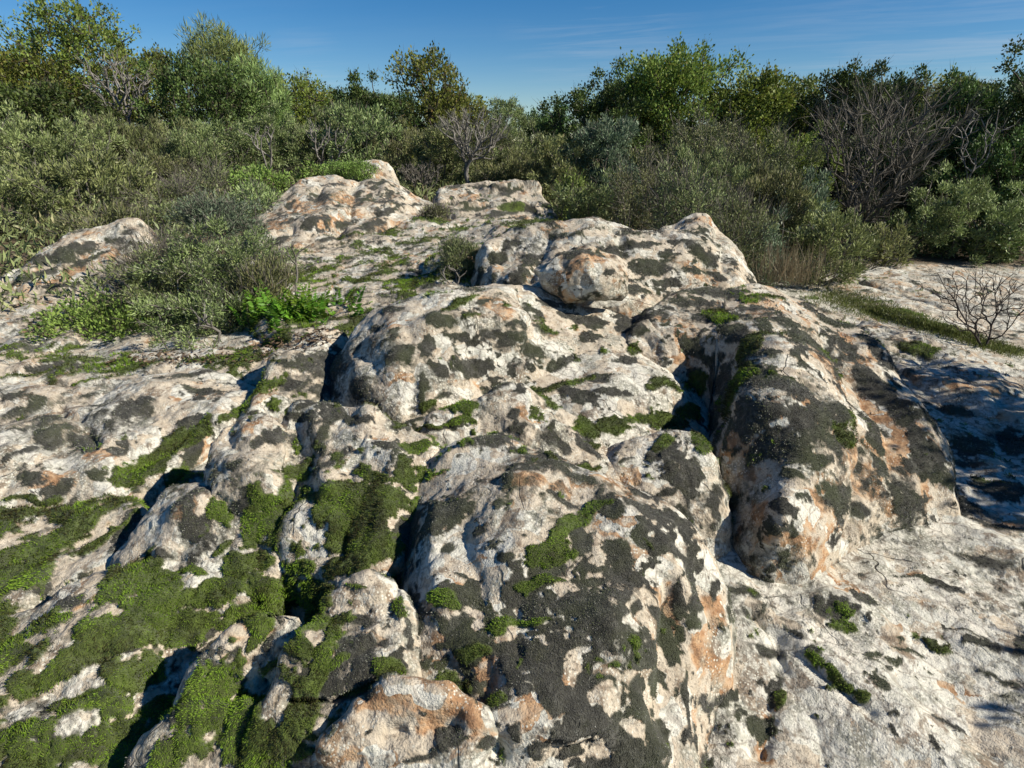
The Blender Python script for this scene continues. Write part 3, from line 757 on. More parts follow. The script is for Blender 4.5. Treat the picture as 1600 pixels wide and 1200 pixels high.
class NT:
    def __init__(self, nt):
        self.nt = nt

    def __call__(self, kind, inputs=None, **props):
        n = self.nt.nodes.new(kind)
        for k, v in props.items():
            setattr(n, k, v)
        for k, v in (inputs or {}).items():
            if isinstance(v, bpy.types.NodeSocket):
                self.nt.links.new(v, n.inputs[k])
            else:
                n.inputs[k].default_value = v
        return n

    def mix(self, f, a, b, mode='MIX'):
        n = self.nt.nodes.new('ShaderNodeMix')
        n.data_type = 'RGBA'
        n.blend_type = mode
        for s, v in ((n.inputs[0], f), (n.inputs[6], a), (n.inputs[7], b)):
            if isinstance(v, bpy.types.NodeSocket):
                self.nt.links.new(v, s)
            elif isinstance(v, (int, float)):
                s.default_value = v
            else:
                s.default_value = (*v, 1) if len(v) == 3 else v
        return n.outputs[2]

    def noise(self, vec, scale, detail=3, rough=.55):
        return self('ShaderNodeTexNoise', {'Vector': vec, 'Scale': scale, 'Detail': detail, 'Roughness': rough}).outputs['Fac']

    def ramp(self, fac, a, b):
        return self('ShaderNodeMapRange', {'Value': fac, 'From Min': a, 'From Max': b}).outputs['Result']

    def warp(self, P, scale, amount):
        n = self('ShaderNodeTexNoise', {'Vector': P, 'Scale': scale, 'Detail': 2.0}).outputs['Color']
        c = self('ShaderNodeVectorMath', {0: n, 1: (.5, .5, .5)}, operation='SUBTRACT').outputs[0]
        m = self('ShaderNodeVectorMath', {0: c, 3: amount}, operation='SCALE').outputs[0]
        return self('ShaderNodeVectorMath', {0: P, 1: m}, operation='ADD').outputs[0]

    def math(self, op, a, b=0.0):
        n = self.nt.nodes.new('ShaderNodeMath')
        n.operation = op
        for i, v in enumerate((a, b)):
            if isinstance(v, bpy.types.NodeSocket):
                self.nt.links.new(v, n.inputs[i])
            else:
                n.inputs[i].default_value = v
        return n.outputs[0]


def rock_material():
    m, nt = new_mat("lichened_sandstone")
    g = NT(nt)
    P = g('ShaderNodeTexCoord').outputs['Object']
    at = g('ShaderNodeAttribute', attribute_name='mask')
    sep = g('ShaderNodeSeparateColor', {'Color': at.outputs['Color']})
    dark, moss, orange = sep.outputs[0], sep.outputs[1], sep.outputs[2]
    white = at.outputs['Alpha']
    soil = g('ShaderNodeAttribute', attribute_name='soil').outputs['Fac']
    nA = g.noise(P, 6, 5)
    nB = g.noise(P, 38, 4, .6)
    nC = g.noise(P, 170, 3, .6)
    nD = g.noise(P, 16, 4, .6)
    vor = g('ShaderNodeTexVoronoi', {'Vector': P, 'Scale': 95.0}).outputs['Distance']
    vorL = g('ShaderNodeTexVoronoi', {'Vector': P, 'Scale': 30.0}).outputs['Distance']
    # stone
    stone = g.mix(g.ramp(nD, .35, .65), (.42, .355, .265), (.52, .46, .365))
    stone = g.mix(g.ramp(nB, .52, .70), stone, (.27, .215, .16))
    oc = g.mix(g.ramp(nB, .3, .7), (.33, .175, .085), (.52, .35, .20))
    oc = g.mix(g.ramp(nD, .45, .7), oc, (.20, .11, .06))
    col = g.mix(g.math('MULTIPLY', orange, g.ramp(nD, .25, .5)), stone, oc)
    # pale lichen plates with eaten edges and darker seams
    wl = g.mix(g.ramp(nA, .4, .62), (.56, .545, .47), (.61, .575, .49))
    wl = g.mix(g.math('MULTIPLY', g.ramp(nB, .50, .66), .8), wl, (.40, .39, .32))
    seam = g('ShaderNodeTexVoronoi', {'Vector': g.warp(P, 20, .03), 'Scale': 13.0}, feature='DISTANCE_TO_EDGE').outputs['Distance']
    wl = g.mix(g.math('MULTIPLY', g.ramp(seam, .07, .02), .55), wl, (.22, .19, .155))
    edge = g.math('ADD', white, g.math('MULTIPLY', g.math('SUBTRACT', nB, .5), 1.6))
    col = g.mix(g.ramp(edge, .42, .56), col, wl)
    # grey green leafy crust in patches
    gp = g.noise(g.warp(P, 9, .05), 5.5, 4)
    gpm = g.math('MULTIPLY', g.ramp(gp, .53, .60), g.ramp(nB, .38, .5))
    col = g.mix(g.math('MULTIPLY', gpm, .8), col, g.mix(g.ramp(vor, .25, .5), (.54, .53, .45), (.24, .235, .19)))
    # brown crust
    col = g.mix(g.math('MULTIPLY', g.ramp(g.noise(g.warp(P, 12, .04), 8.5, 5, .65), .57, .63), .75), col,
                g.mix(g.ramp(nC, .4, .6), (.20, .135, .085), (.09, .07, .05)))
    # crumbly pale granules
    gran = g.math('MULTIPLY', g.ramp(vor, .34, .24), g.ramp(g.noise(P, 9, 3), .50, .56))
    col = g.mix(g.math('MULTIPLY', gran, .85), col, (.60, .58, .49))
    # black specks, thick in places
    pepper = g.math('MULTIPLY', g.ramp(nC, .44, .38), g.ramp(nD, .44, .56))
    col = g.mix(g.math('MULTIPLY', pepper, .5), col, (.065, .058, .05))
    spot = g.math('MULTIPLY', g.ramp(g.noise(P, 75, 3, .6), .60, .66), g.ramp(nA, .36, .52))
    col = g.mix(g.math('MULTIPLY', spot, .6), col, (.07, .06, .05))
    # hairline cracks, broken off here and there
    ck = g('ShaderNodeTexVoronoi', {'Vector': g.warp(P, 7.0, .12), 'Scale': 1.5}, feature='DISTANCE_TO_EDGE').outputs['Distance']
    crack = g.math('MULTIPLY', g.ramp(ck, .006, .0015), g.ramp(g.noise(P, 2.6, 3), .50, .60))
    col = g.mix(g.math('MULTIPLY', crack, .6), col, (.05, .042, .034))
    # black moss, and the shade painted with it in clefts and at right
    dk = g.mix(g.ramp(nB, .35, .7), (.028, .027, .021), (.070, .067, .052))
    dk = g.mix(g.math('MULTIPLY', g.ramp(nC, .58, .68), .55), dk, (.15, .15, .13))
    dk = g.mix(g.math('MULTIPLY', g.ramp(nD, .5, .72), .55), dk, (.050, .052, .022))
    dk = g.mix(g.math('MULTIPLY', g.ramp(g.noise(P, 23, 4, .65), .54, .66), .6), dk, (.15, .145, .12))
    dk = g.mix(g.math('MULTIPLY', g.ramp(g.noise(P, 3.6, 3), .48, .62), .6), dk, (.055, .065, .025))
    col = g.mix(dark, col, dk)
    ms = g.mix(g.ramp(nD, .32, .66), (.030, .040, .010), (.10, .14, .022))
    ms = g.mix(g.ramp(nB, .52, .74), ms, (.13, .18, .035))
    ms = g.mix(g.math('MULTIPLY', g.ramp(nA, .5, .68), .6), ms, (.040, .036, .018))
    col = g.mix(moss, col, ms)
    so = g.mix(g.ramp(nB, .35, .65), (.07, .05, .032), (.16, .125, .08))
    col = g.mix(soil, col, so)
    soft = g.math('MAXIMUM', dark, moss)
    h1 = g.math('ADD', g.math('MULTIPLY', nB, .6), g.math('MULTIPLY', nC, .35))
    h2 = g.math('ADD', g.math('MULTIPLY', g.noise(P, 260, 2, .7), 1.0), g.math('MULTIPLY', nC, .9))
    h1 = g.math('SUBTRACT', h1, g.math('MULTIPLY', crack, .7))
    hm = g('ShaderNodeMix', {0: soft, 2: h1, 3: h2}, data_type='FLOAT').outputs[0]
    bump = g('ShaderNodeBump', {'Height': hm, 'Strength': .8, 'Distance': .016})
    bs = g('ShaderNodeBsdfPrincipled', {'Base Color': col, 'Roughness': .92, 'Normal': bump.outputs[0],
                                        'Specular IOR Level': .15, 'Sheen Roughness': .5,
                                        'Sheen Weight': g.math('MULTIPLY', soft, .10)})
    o = g('ShaderNodeOutputMaterial', {'Surface': bs.outputs[0]})
    return m


M_ROCK = rock_material()


def link(o, parent=None):
    COL.objects.link(o)
    if parent:
        o.parent = parent
    return o


def grid_mesh(name, V, mask, soil):
    nt, nr = V.shape[:2]
    me = bpy.data.meshes.new(name)
    me.vertices.add(nt * nr)
    me.vertices.foreach_set('co', V.reshape(-1).astype(np.float32))
    i = np.arange(nt * nr).reshape(nt, nr)
    q = np.stack([i[:-1, :-1], i[1:, :-1], i[1:, 1:], i[:-1, 1:]], 2).reshape(-1, 4)[:, ::-1]
    nf = len(q)
    me.loops.add(nf * 4)
    me.polygons.add(nf)
    me.loops.foreach_set('vertex_index', q.reshape(-1).astype(np.int32))
    me.polygons.foreach_set('loop_start', np.arange(0, nf * 4, 4, dtype=np.int32))
    me.polygons.foreach_set('loop_total', np.full(nf, 4, np.int32))
    me.polygons.foreach_set('use_smooth', np.ones(nf, bool))
    a = me.attributes.new('mask', 'FLOAT_COLOR', 'POINT')
    a.data.foreach_set('color', mask.reshape(-1).astype(np.float32))
    s = me.attributes.new('soil', 'FLOAT', 'POINT')
    s.data.foreach_set('value', soil.reshape(-1).astype(np.float32))
    me.update(calc_edges=True)
    return me


for R in ROCKS:
    V = R['V']
    c = np.zeros(3)
    if not R['kind']:
        c = V.reshape(-1, 3).mean(0)
        c[2] = V[..., 2].min()
    me = grid_mesh(R['name'], V - c, R['mask'], R['soil'])
    me.materials.append(M_ROCK)
    o = bpy.data.objects.new(R['name'], me)
    o.location = c
    link(o)
    if R['kind']:
        o['kind'] = R['kind']
    else:
        o['label'] = R['label']
        o['category'] = 'rock'
    R['ob'] = o

# ------------------------------------------------------------------ plants
def leaf_material(name, c1, c2, c3, trans=.28, rough=.55):
    m, nt = new_mat(name)
    g = NT(nt)
    geo = g('ShaderNodeNewGeometry')
    rnd = geo.outputs['Random Per Island']
    tone = g('ShaderNodeAttribute', attribute_name='tone').outputs['Fac']
    ob = g('ShaderNodeObjectInfo').outputs['Random']
    col = g.mix(g.ramp(rnd, 0, .8), c1, c2)
    col = g.mix(g.ramp(rnd, .88, .97), col, c3)
    col = g.mix(tone, col, g.mix(.5, col, c2))
    hsv = g('ShaderNodeHueSaturation', {'Color': col, 'Hue': g('ShaderNodeMapRange', {'Value': ob, 'To Min': .475, 'To Max': .522}).outputs[0],
                                        'Value': g('ShaderNodeMapRange', {'Value': g.math('ADD', tone, ob), 'From Max': 2.0, 'To Min': .55, 'To Max': 1.5}).outputs[0]}).outputs[0]
    b = g('ShaderNodeBsdfPrincipled', {'Base Color': hsv, 'Roughness': rough, 'Specular IOR Level': .3})
    t = g('ShaderNodeBsdfTranslucent', {'Color': g.mix(.35, hsv, c2)})
    mx = g('ShaderNodeMixShader', {0: trans, 1: b.outputs[0], 2: t.outputs[0]})
    g('ShaderNodeOutputMaterial', {'Surface': mx.outputs[0]})
    return m


def wood_material(name, a, b):
    m, nt = new_mat(name)
    g = NT(nt)
    P = g('ShaderNodeTexCoord').outputs['Object']
    n = g.noise(P, 14, 4)
    col = g.mix(g.ramp(n, .35, .65), a, b)
    bs = g('ShaderNodeBsdfPrincipled', {'Base Color': col, 'Roughness': .9, 'Specular IOR Level': .15})
    g('ShaderNodeOutputMaterial', {'Surface': bs.outputs[0]})
    return m


LEAF = {
    'oak': leaf_material('oak_leaves', (0.081, 0.125, 0.027), (0.185, 0.230, 0.040), (0.246, 0.190, 0.056)),
    'darkoak': leaf_material('evergreen_leaves', (0.031, 0.062, 0.020), (0.087, 0.137, 0.031), (0.156, 0.156, 0.059), .15),
    'pine': leaf_material('pine_needles', (0.112, 0.174, 0.050), (0.241, 0.308, 0.095), (0.280, 0.302, 0.134), .22),
    'olive': leaf_material('grey_green_leaves', (0.100, 0.140, 0.055), (0.225, 0.281, 0.106), (0.312, 0.300, 0.150), .2),
    'heath': leaf_material('heath_sprigs', (0.090, 0.117, 0.048), (0.206, 0.237, 0.094), (0.300, 0.250, 0.150), .15),
    'juniper': leaf_material('juniper_sprigs', (0.101, 0.151, 0.055), (0.269, 0.328, 0.122), (0.390, 0.414, 0.244), .15),
    'nearjuniper': leaf_material('pale_juniper_sprigs', (.090, .130, .044), (.225, .270, .10), (.40, .41, .32), .2),
    'bluejuniper': leaf_material('blue_juniper_sprigs', (0.073, 0.119, 0.069), (0.169, 0.237, 0.144), (0.275, 0.300, 0.213), .15),
    'mastic': leaf_material('mastic_leaves', (0.094, 0.157, 0.035), (0.224, 0.320, 0.069), (0.272, 0.330, 0.098), .25),
    'pale': leaf_material('pale_shrub_leaves', (0.125, 0.156, 0.056), (0.250, 0.269, 0.106), (0.275, 0.250, 0.125), .25),
    'fern': leaf_material('fern_green', (0.065, 0.155, 0.012), (0.140, 0.270, 0.025), (0.160, 0.250, 0.040), .35),
    'grass': leaf_material('grass_green', (0.065, 0.085, 0.022), (0.130, 0.150, 0.040), (0.220, 0.190, 0.100), .3),
    'dry': leaf_material('dry_grass', (.13, .115, .065), (.22, .19, .11), (.22, .14, .08), .3),
}
WOOD = {
    'brown': wood_material('brown_bark', (.045, .036, .028), (.10, .085, .07)),
    'grey': wood_material('grey_twig_bark', (.080, .072, .060), (.17, .155, .13)),
    'white': wood_material('weathered_bare_wood', (.12, .11, .095), (.25, .235, .21)),
    'black': wood_material('dark_twig_bark', (.028, .024, .022), (.07, .06, .055)),
}


def raw_mesh(name, V, F, mat, tone=None, k=4):
    me = bpy.data.meshes.new(name)
    me.vertices.add(len(V))
    me.vertices.foreach_set('co', np.asarray(V, np.float32).reshape(-1))
    n = len(F)
    me.loops.add(n * k)
    me.polygons.add(n)
    me.loops.foreach_set('vertex_index', np.asarray(F, np.int32).reshape(-1))
    me.polygons.foreach_set('loop_start', np.arange(0, n * k, k, dtype=np.int32))
    me.polygons.foreach_set('loop_total', np.full(n, k, np.int32))
    if tone is not None:
        a = me.attributes.new('tone', 'FLOAT', 'POINT')
        a.data.foreach_set('value', np.asarray(tone, np.float32))
    me.update(calc_edges=True)
    me.materials.append(mat)
    return me


def unit(a):
    return a / (np.linalg.norm(a, axis=-1, keepdims=True) + 1e-9)


def leaves_geo(C, D, L, Wd, rng, curl=.15):
    """diamond leaves: centre foot C, long axis D"""
    n = len(C)
    r = unit(rng.normal(size=(n, 3)))
    S = unit(np.cross(D, r))
    Nn = np.cross(S, D)
    L = L[:, None]
    Wd = Wd[:, None]
    a = C
    b = C + D * L * .5 + S * Wd * .5 + Nn * L * curl * .5
    c = C + D * L - Nn * L * curl * .3
    d = C + D * L * .5 - S * Wd * .5 + Nn * L * curl * .5
    V = np.stack([a, b, c, d], 1).reshape(-1, 3)
    F = np.arange(n * 4).reshape(n, 4)
    return V, F


def grow(targets, feet, rng, wig=.10, step=.16, lean=.35):
    """join every target to the tree nearest to it, starting from the feet"""
    pos = [np.array(f, float) for f in feet]
    par = [-1] * len(feet)
    plen = [0.0] * len(feet)
    buf = np.zeros((len(targets) * 14 + 64, 3))
    pl = np.zeros(len(buf))
    n = len(pos)
    buf[:n] = pos
    order = np.argsort(np.linalg.norm(targets - np.mean(feet, 0), axis=1))
    for t in targets[order]:
        dv = t - buf[:n]
        dist = np.linalg.norm(dv, axis=1)
        cost = dist + lean * pl[:n] + .8 * np.maximum(0, -dv[:, 2])
        j = int(np.argmin(cost))
        k = int(min(12, max(1, round(dist[j] / step))))
        a = buf[j].copy()
        up = np.array([0, 0, 1.0]) * dist[j] * .12
        w = rng.normal(size=3) * dist[j] * wig
        prev = j
        for s in range(1, k + 1):
            u = s / k
            q = a + (t - a) * u + (up + w) * math.sin(math.pi * u) * .8 + (rng.normal(size=3) * wig * step * .5 if s < k else 0)
            if n >= len(buf):
                break
            buf[n] = q
            pl[n] = pl[prev] + np.linalg.norm(q - buf[prev])
            par.append(prev)
            prev = n
            n += 1
    return buf[:n].copy(), np.array(par)


def tubes(P, par, rmin, rmax, sides=4, power=.5):
    n = len(P)
    load = np.ones(n)
    for i in range(n - 1, -1, -1):
        if par[i] >= 0:
            load[par[i]] += load[i]
    r = rmin + (rmax - rmin) * (load / load.max()) ** power
    e = np.where(par >= 0)[0]
    A, B = P[par[e]], P[e]
    ra = np.minimum(r[par[e]], r[e] * 1.35 + .001)
    rb = r[e]
    D = unit(B - A)
    ref = np.where(np.abs(D[:, 2:3]) > .9, np.array([[1.0, 0, 0]]), np.array([[0, 0, 1.0]]))
    S = unit(np.cross(D, ref))
    T = np.cross(S, D)
    an = np.arange(sides) * 2 * math.pi / sides
    ring = np.cos(an)[None, :, None] * S[:, None] + np.sin(an)[None, :, None] * T[:, None]
    VA = A[:, None] + ring * ra[:, None, None]
    VB = B[:, None] + D[:, None] * (rb[:, None, None] * .3) + ring * rb[:, None, None]
    V = np.concatenate([VA, VB], 1).reshape(-1, 3)
    o = (np.arange(len(e)) * 2 * sides)[:, None]
    i = np.arange(sides)
    j = (i + 1) % sides
    F = np.stack([o + i, o + j, o + sides + j, o + sides + i], 2).reshape(-1, 4)
    return V, F


def lobes_of(H, W, rng, lo, nl, flat=1.0):
    """crown lobes: centre + radii"""
    out = []
    for i in range(nl):
        a = rng.random() * 2 * math.pi
        hz = lo + (1 - lo) * (i + .5) / nl
        # widest about the middle of the crown
        u = (hz - lo) / (1 - lo)
        rad = W * .5 * (math.sin(math.pi * min(1, max(0, .18 + .72 * u))) ** .7) * (.75 + .5 * rng.random())
        rr = rad * (.25 + .45 * rng.random())
        s = (.30 + .18 * rng.random())
        sz = min(s * W * .8 * flat, (1 - lo) * H * .42)
        out.append((np.array([rr * math.cos(a), rr * math.sin(a), min(hz * H, H - sz * .95)]), np.array([s * W * .95, s * W * .95, sz])))
    return out


KIND = dict(
    # lo: where the crown starts; nl: lobes; L,Wd: leaf; cov: leaf cover; up: upward bias; cl: cluster radius
    oak=dict(lo=.28, nl=11, L=.065, Wd=.042, cov=2.4, up=.1, cl=.17, wood='brown', stems=1, rmax=.07),
    openoak=dict(lo=.22, nl=10, L=.065, Wd=.042, cov=1.15, up=.1, cl=.13, wood='brown', stems=1, rmax=.07, mat='oak'),
    darkoak=dict(lo=.15, nl=10, L=.058, Wd=.036, cov=2.6, up=.1, cl=.17, wood='brown', stems=2, rmax=.06),
    pine=dict(lo=.18, nl=9, L=.15, Wd=.016, cov=1.9, up=.25, cl=.15, wood='brown', stems=1, rmax=.06),
    olive=dict(lo=.05, nl=9, L=.05, Wd=.018, cov=2.1, up=.3, cl=.115, wood='grey', stems=4, rmax=.03),
    heath=dict(lo=.03, nl=10, L=.06, Wd=.012, cov=1.9, up=.8, cl=.115, wood='grey', stems=6, rmax=.02),
    juniper=dict(lo=.02, nl=10, L=.06, Wd=.015, cov=2.1, up=.5, cl=.105, wood='grey', stems=4, rmax=.03),
    bluejuniper=dict(lo=.02, nl=10, L=.06, Wd=.015, cov=2.1, up=.5, cl=.105, wood='grey', stems=4, rmax=.03),
    nearjuniper=dict(lo=.20, nl=14, L=.05, Wd=.012, cov=1.35, up=.35, cl=.08, wood='grey', stems=5, rmax=.03, twig=3.0),
    mastic=dict(lo=.02, nl=10, L=.05, Wd=.026, cov=2.6, up=.3, cl=.11, wood='brown', stems=5, rmax=.02),
    pale=dict(lo=.02, nl=10, L=.055, Wd=.022, cov=2.4, up=.5, cl=.10, wood='grey', stems=5, rmax=.02),
    scrub=dict(lo=.04, nl=10, L=.04, Wd=.014, cov=.8, up=.4, cl=.15, wood='grey', stems=7, rmax=.02, mat='heath', twig=3.0),
)
CACHE = {}


def plant_meshes(kind, H, W, seed, near=False):
    K = KIND[kind]
    key = (kind, round(H / .5), round(W / .5), seed % 3, near)
    if key in CACHE:
        return CACHE[key]
    rng = np.random.default_rng(hash((kind, key[1], key[2], seed % 3)) % 99991 if False else (sum(map(ord, kind)) * 131 + key[1] * 17 + key[2] * 29 + (seed % 3) * 7))
    lob = lobes_of(H, W, rng, K['lo'], K['nl'])
    if kind in ('oak', 'openoak', 'darkoak', 'pine'):
        pass
    ncl = int(min(420, max(60, (46 if K['stems'] == 1 else 34) * W * H / (K['cl'] / .15) ** 1.3)))
    if near:
        ncl = int(ncl * 1.8)
    C = []
    tone = []
    for i in range(ncl):
        c, r = lob[rng.integers(len(lob))]
        d = unit(rng.normal(size=3))
        d[2] = abs(d[2]) * (1 if rng.random() < .75 else -1)
        q = c + d * r * (.5 + .62 * rng.random() ** .7)
        q[2] = max(q[2], .08 * H if K['lo'] < .1 else K['lo'] * H * .8)
        C.append(q)
        tone.append(rng.random())
    if K['stems'] > 1:                       # shoots that stand out of the mass
        for i in range(0, len(C), 7):
            C[i] = C[i] * np.array([1.12, 1.12, 1.0 + .30 * rng.random()])
    C = np.array(C)
    tone = np.array(tone)
    feet = [np.array([rng.normal() * .04 * W * (K['stems'] > 1), rng.normal() * .04 * W * (K['stems'] > 1), -.25]) for _ in range(K['stems'])]
    if K['stems'] == 1:
        feet = [np.array([0, 0, -.3])]
        C0 = np.array([[rng.normal() * .03, rng.normal() * .03, H * K['lo'] * .9]])
        Pk, par = grow(np.concatenate([C0, C]), feet, rng, lean=.25, step=.22)
    else:
        Pk, par = grow(C, feet, rng, lean=.45, step=.16)
    V1, F1 = tubes(Pk, par, .004, K['rmax'] * (H / 3) ** .7 + .006, 4)
    # fine twigs reaching out of the clumps
    ntw = int(ncl * 5 * K.get('twig', 2.0 if K['stems'] > 1 else 1.0))
    ci = rng.integers(0, ncl, ntw)
    cc = C.mean(0) * np.array([1, 1, .6])
    out = unit(C - cc)
    D = unit(out[ci] * .8 + rng.normal(size=(ntw, 3)) * .6 + np.array([0, 0, K['up'] * .7]))
    Lt = K['cl'] * (.9 + 1.3 * rng.random(ntw)) * (1.3 if kind == 'scrub' else 1)
    V2, F2 = leaves_geo(C[ci] + rng.normal(size=(ntw, 3)) * K['cl'] * .25, D, Lt, np.full(ntw, .007 if not near else .005), rng, .08)
    trunk = raw_mesh('trunk', np.concatenate([V1, V2]), np.concatenate([F1, F2 + len(V1)]), WOOD[K['wood']])
    want = K['cov'] * W * H * .785 * 2.2 / (K['L'] * K['Wd'] * .5) * (3.0 if near else 1)
    n = int(min(30000, want))
    grow_k = min(1.5, math.sqrt(want / n))
    li = rng.integers(0, ncl, n)
    off = rng.normal(size=(n, 3)) * K['cl'] * (.42 if K['stems'] > 1 else .5)
    offu = unit(off)
    D = unit(offu * .5 + out[li] * .5 + rng.normal(size=(n, 3)) * .45 + np.array([0, 0, K['up']]))
    s = (.65 + .7 * rng.random(n)) * grow_k * (.72 if near else 1)
    V, F = leaves_geo(C[li] + off, D, K['L'] * s, K['Wd'] * s, rng)
    tt = np.repeat(np.clip(tone[li] + rng.normal(size=n) * .12, 0, 1), 4)
    crown = raw_mesh('crown', V, F, LEAF[K.get('mat', kind)], tt)
    CACHE[key] = (trunk, crown)
    return CACHE[key]


def bare_meshes(H, W, seed, n=260, wood='grey', rmax=.035, twigs=1400, stems=6, lo=.25, rmin=.004, tw=.006, vase=True, tlen=.22):
    rng = np.random.default_rng(seed)
    C = []
    for i in range(n):
        a = rng.random() * 2 * math.pi
        h = lo + (1 - lo) * rng.random() ** .8
        rad = W * .5 * (h ** .8 if vase else math.sin(math.pi * min(.95, h)) ** .6) * math.sqrt(rng.random())
        C.append((rad * math.cos(a), rad * math.sin(a), h * H * (1 - .18 * (rad / (W * .5)) ** 2)))
    C = np.array(C)
    feet = [np.array([rng.normal() * .04 * W, rng.normal() * .04 * W, -.2]) for _ in range(stems)]
    P, par = grow(C, feet, rng, lean=.55, step=.12 * max(.4, min(1.5, H / 1.5)), wig=.13)
    V1, F1 = tubes(P, par, rmin, rmax, 4)
    if twigs:
        ci = rng.integers(len(feet), len(P), twigs)
        base = P[ci]
        outd = unit(base * np.array([1, 1, .25]) + 1e-6)
        D = unit(outd * .6 + rng.normal(size=(twigs, 3)) * .45 + np.array([0, 0, .55]))
        V2, F2 = leaves_geo(base, D, tlen * H / 2 * (.5 + rng.random(twigs)), np.full(twigs, tw), rng, .06)
        V1, F1 = np.concatenate([V1, V2]), np.concatenate([F1, F2 + len(V1)])
    return raw_mesh('branches', V1, F1, WOOD[wood])


def tag(o, label, cat, group=None, kind=None):
    if label:
        o['label'] = label
        o['category'] = cat
    if group:
        o['group'] = group
    if kind:
        o['kind'] = kind


USED = set()


def plant(kind, name, px, Y, top, wpx, label, cat, base=None, group=None, seed=0, near=False, parts=('stems', 'foliage')):
    """a plant whose foot stands on the ground Y metres ahead"""
    x = (px - 800) / FPX * Y / (CP + (600 - top) / FPX * SP)
    zt = ZC - slope(top) * Y
    z0 = float(base_z(np.array([x]), np.array([float(Y)]))[0]) if base is None else ZC - slope(base) * Y
    H = max(.15, zt - z0)
    W = wpx / FPX * Y * 1.02
    trunk, crown = plant_meshes(kind, H, W, seed, near)
    rt = bpy.data.objects.new(name, None)
    rt.empty_display_size = .2
    rt.location = (x, Y, z0)
    rt.rotation_euler = (0, 0, (seed * 2.399) % 6.283)
    hb, wb = max(1, round(H / .5)) * .5 if round(H / .5) else H, max(1, round(W / .5)) * .5 if round(W / .5) else W
    zmax = max(v for v in (crown['zmax'],)) if 'zmax' in crown else None
    if zmax is None:
        co = np.empty(len(crown.vertices) * 3, np.float32)
        crown.vertices.foreach_get('co', co)
        co = co.reshape(-1, 3)
        crown['zmax'] = float(np.percentile(co[:, 2], 99.6))
        crown['wid'] = float(np.percentile(np.hypot(co[:, 0], co[:, 1]), 96) * 2)
    k = H / crown['zmax']
    kw = W / crown['wid']
    rt.scale = (kw, kw, k)
    COL.objects.link(rt)
    tag(rt, label, cat, group)
    for nm, me in ((parts[0], trunk), (parts[1], crown)):
        o = bpy.data.objects.new(nm, me)
        link(o, rt)
    return rt
TP = ('trunk', 'crown')
TREES = [
    # kind, name, px, Y, top, width px, label
    ('openoak', 'oak_tree', 95, 15, 2, 200, "tallest oak at the far left with sky showing through its open crown"),
    ('oak', 'oak_tree', 15, 14, 78, 170, "yellow green oak at the left edge under the tallest open oak"),
    ('openoak', 'oak_tree', 200, 14, 78, 110, "thin topped oak behind the pale forked trunks on the left"),
    ('openoak', 'oak_tree', 248, 15, 76, 70, "narrow oak between the pale forked trunks and the dark evergreen"),
    ('darkoak', 'evergreen_oak', 300, 12.5, 82, 165, "dense dark evergreen oak in front of the feathery light green pine"),
    ('pine', 'pine_tree', 340, 15, 40, 130, "feathery light green pine rising above the dark evergreen oak"),
    ('pine', 'pine_tree', 398, 13.5, 92, 90, "lower light green pine at the right shoulder of the taller pine"),
    ('openoak', 'scrub_oak', 470, 15, 112, 110, "thin greyish scrub oak right of the light green pines"),
    ('darkoak', 'evergreen_oak', 575, 15, 116, 120, "dark rounded evergreen left of the airy leaning oak"),
    ('openoak', 'oak_tree', 665, 14, 78, 120, "airy yellow green oak leaning up alone against the sky left of centre"),
    ('oak', 'oak_tree', 710, 14.5, 135, 100, "low leafy oak at the right foot of the airy leaning oak"),
    ('olive', 'scrub_oak', 785, 16, 152, 85, "small bluish grey tree behind the bare dead tree"),
    ('darkoak', 'scrub_oak', 835, 20, 172, 60, "tiny distant dark tree in the lowest gap of the skyline"),
    ('darkoak', 'scrub_oak', 868, 18, 160, 60, "small dark tree at the left foot of the big rounded oak"),
    ('darkoak', 'evergreen_oak', 945, 14, 106, 170, "dark left half of the big rounded oak group on the skyline"),
    ('oak', 'oak_tree', 1050, 14.5, 78, 190, "big rounded yellow green oak on the skyline right of centre"),
    ('oak', 'oak_tree', 1175, 14, 112, 130, "yellowish oak with a thin spiky top right of the big rounded oak"),
    ('openoak', 'oak_tree', 1255, 15, 120, 85, "airy bluish oak with sky gaps left of the dark round evergreen"),
    ('darkoak', 'evergreen_oak', 1330, 14, 106, 130, "dark round evergreen behind the large bare bush"),
    ('darkoak', 'evergreen_oak', 1405, 14.5, 116, 95, "dark evergreen whose top shows over the bare bush's tallest twigs"),
    ('openoak', 'evergreen_oak', 1472, 14, 116, 110, "loose topped evergreen right of the large bare bush"),
    ('darkoak', 'evergreen_oak', 1545, 12.5, 112, 120, "shaded evergreen left of the tall tree at the right edge"),
    ('darkoak', 'evergreen_oak', 1625, 11.5, 82, 150, "tall very dark evergreen cut by the right edge"),
]
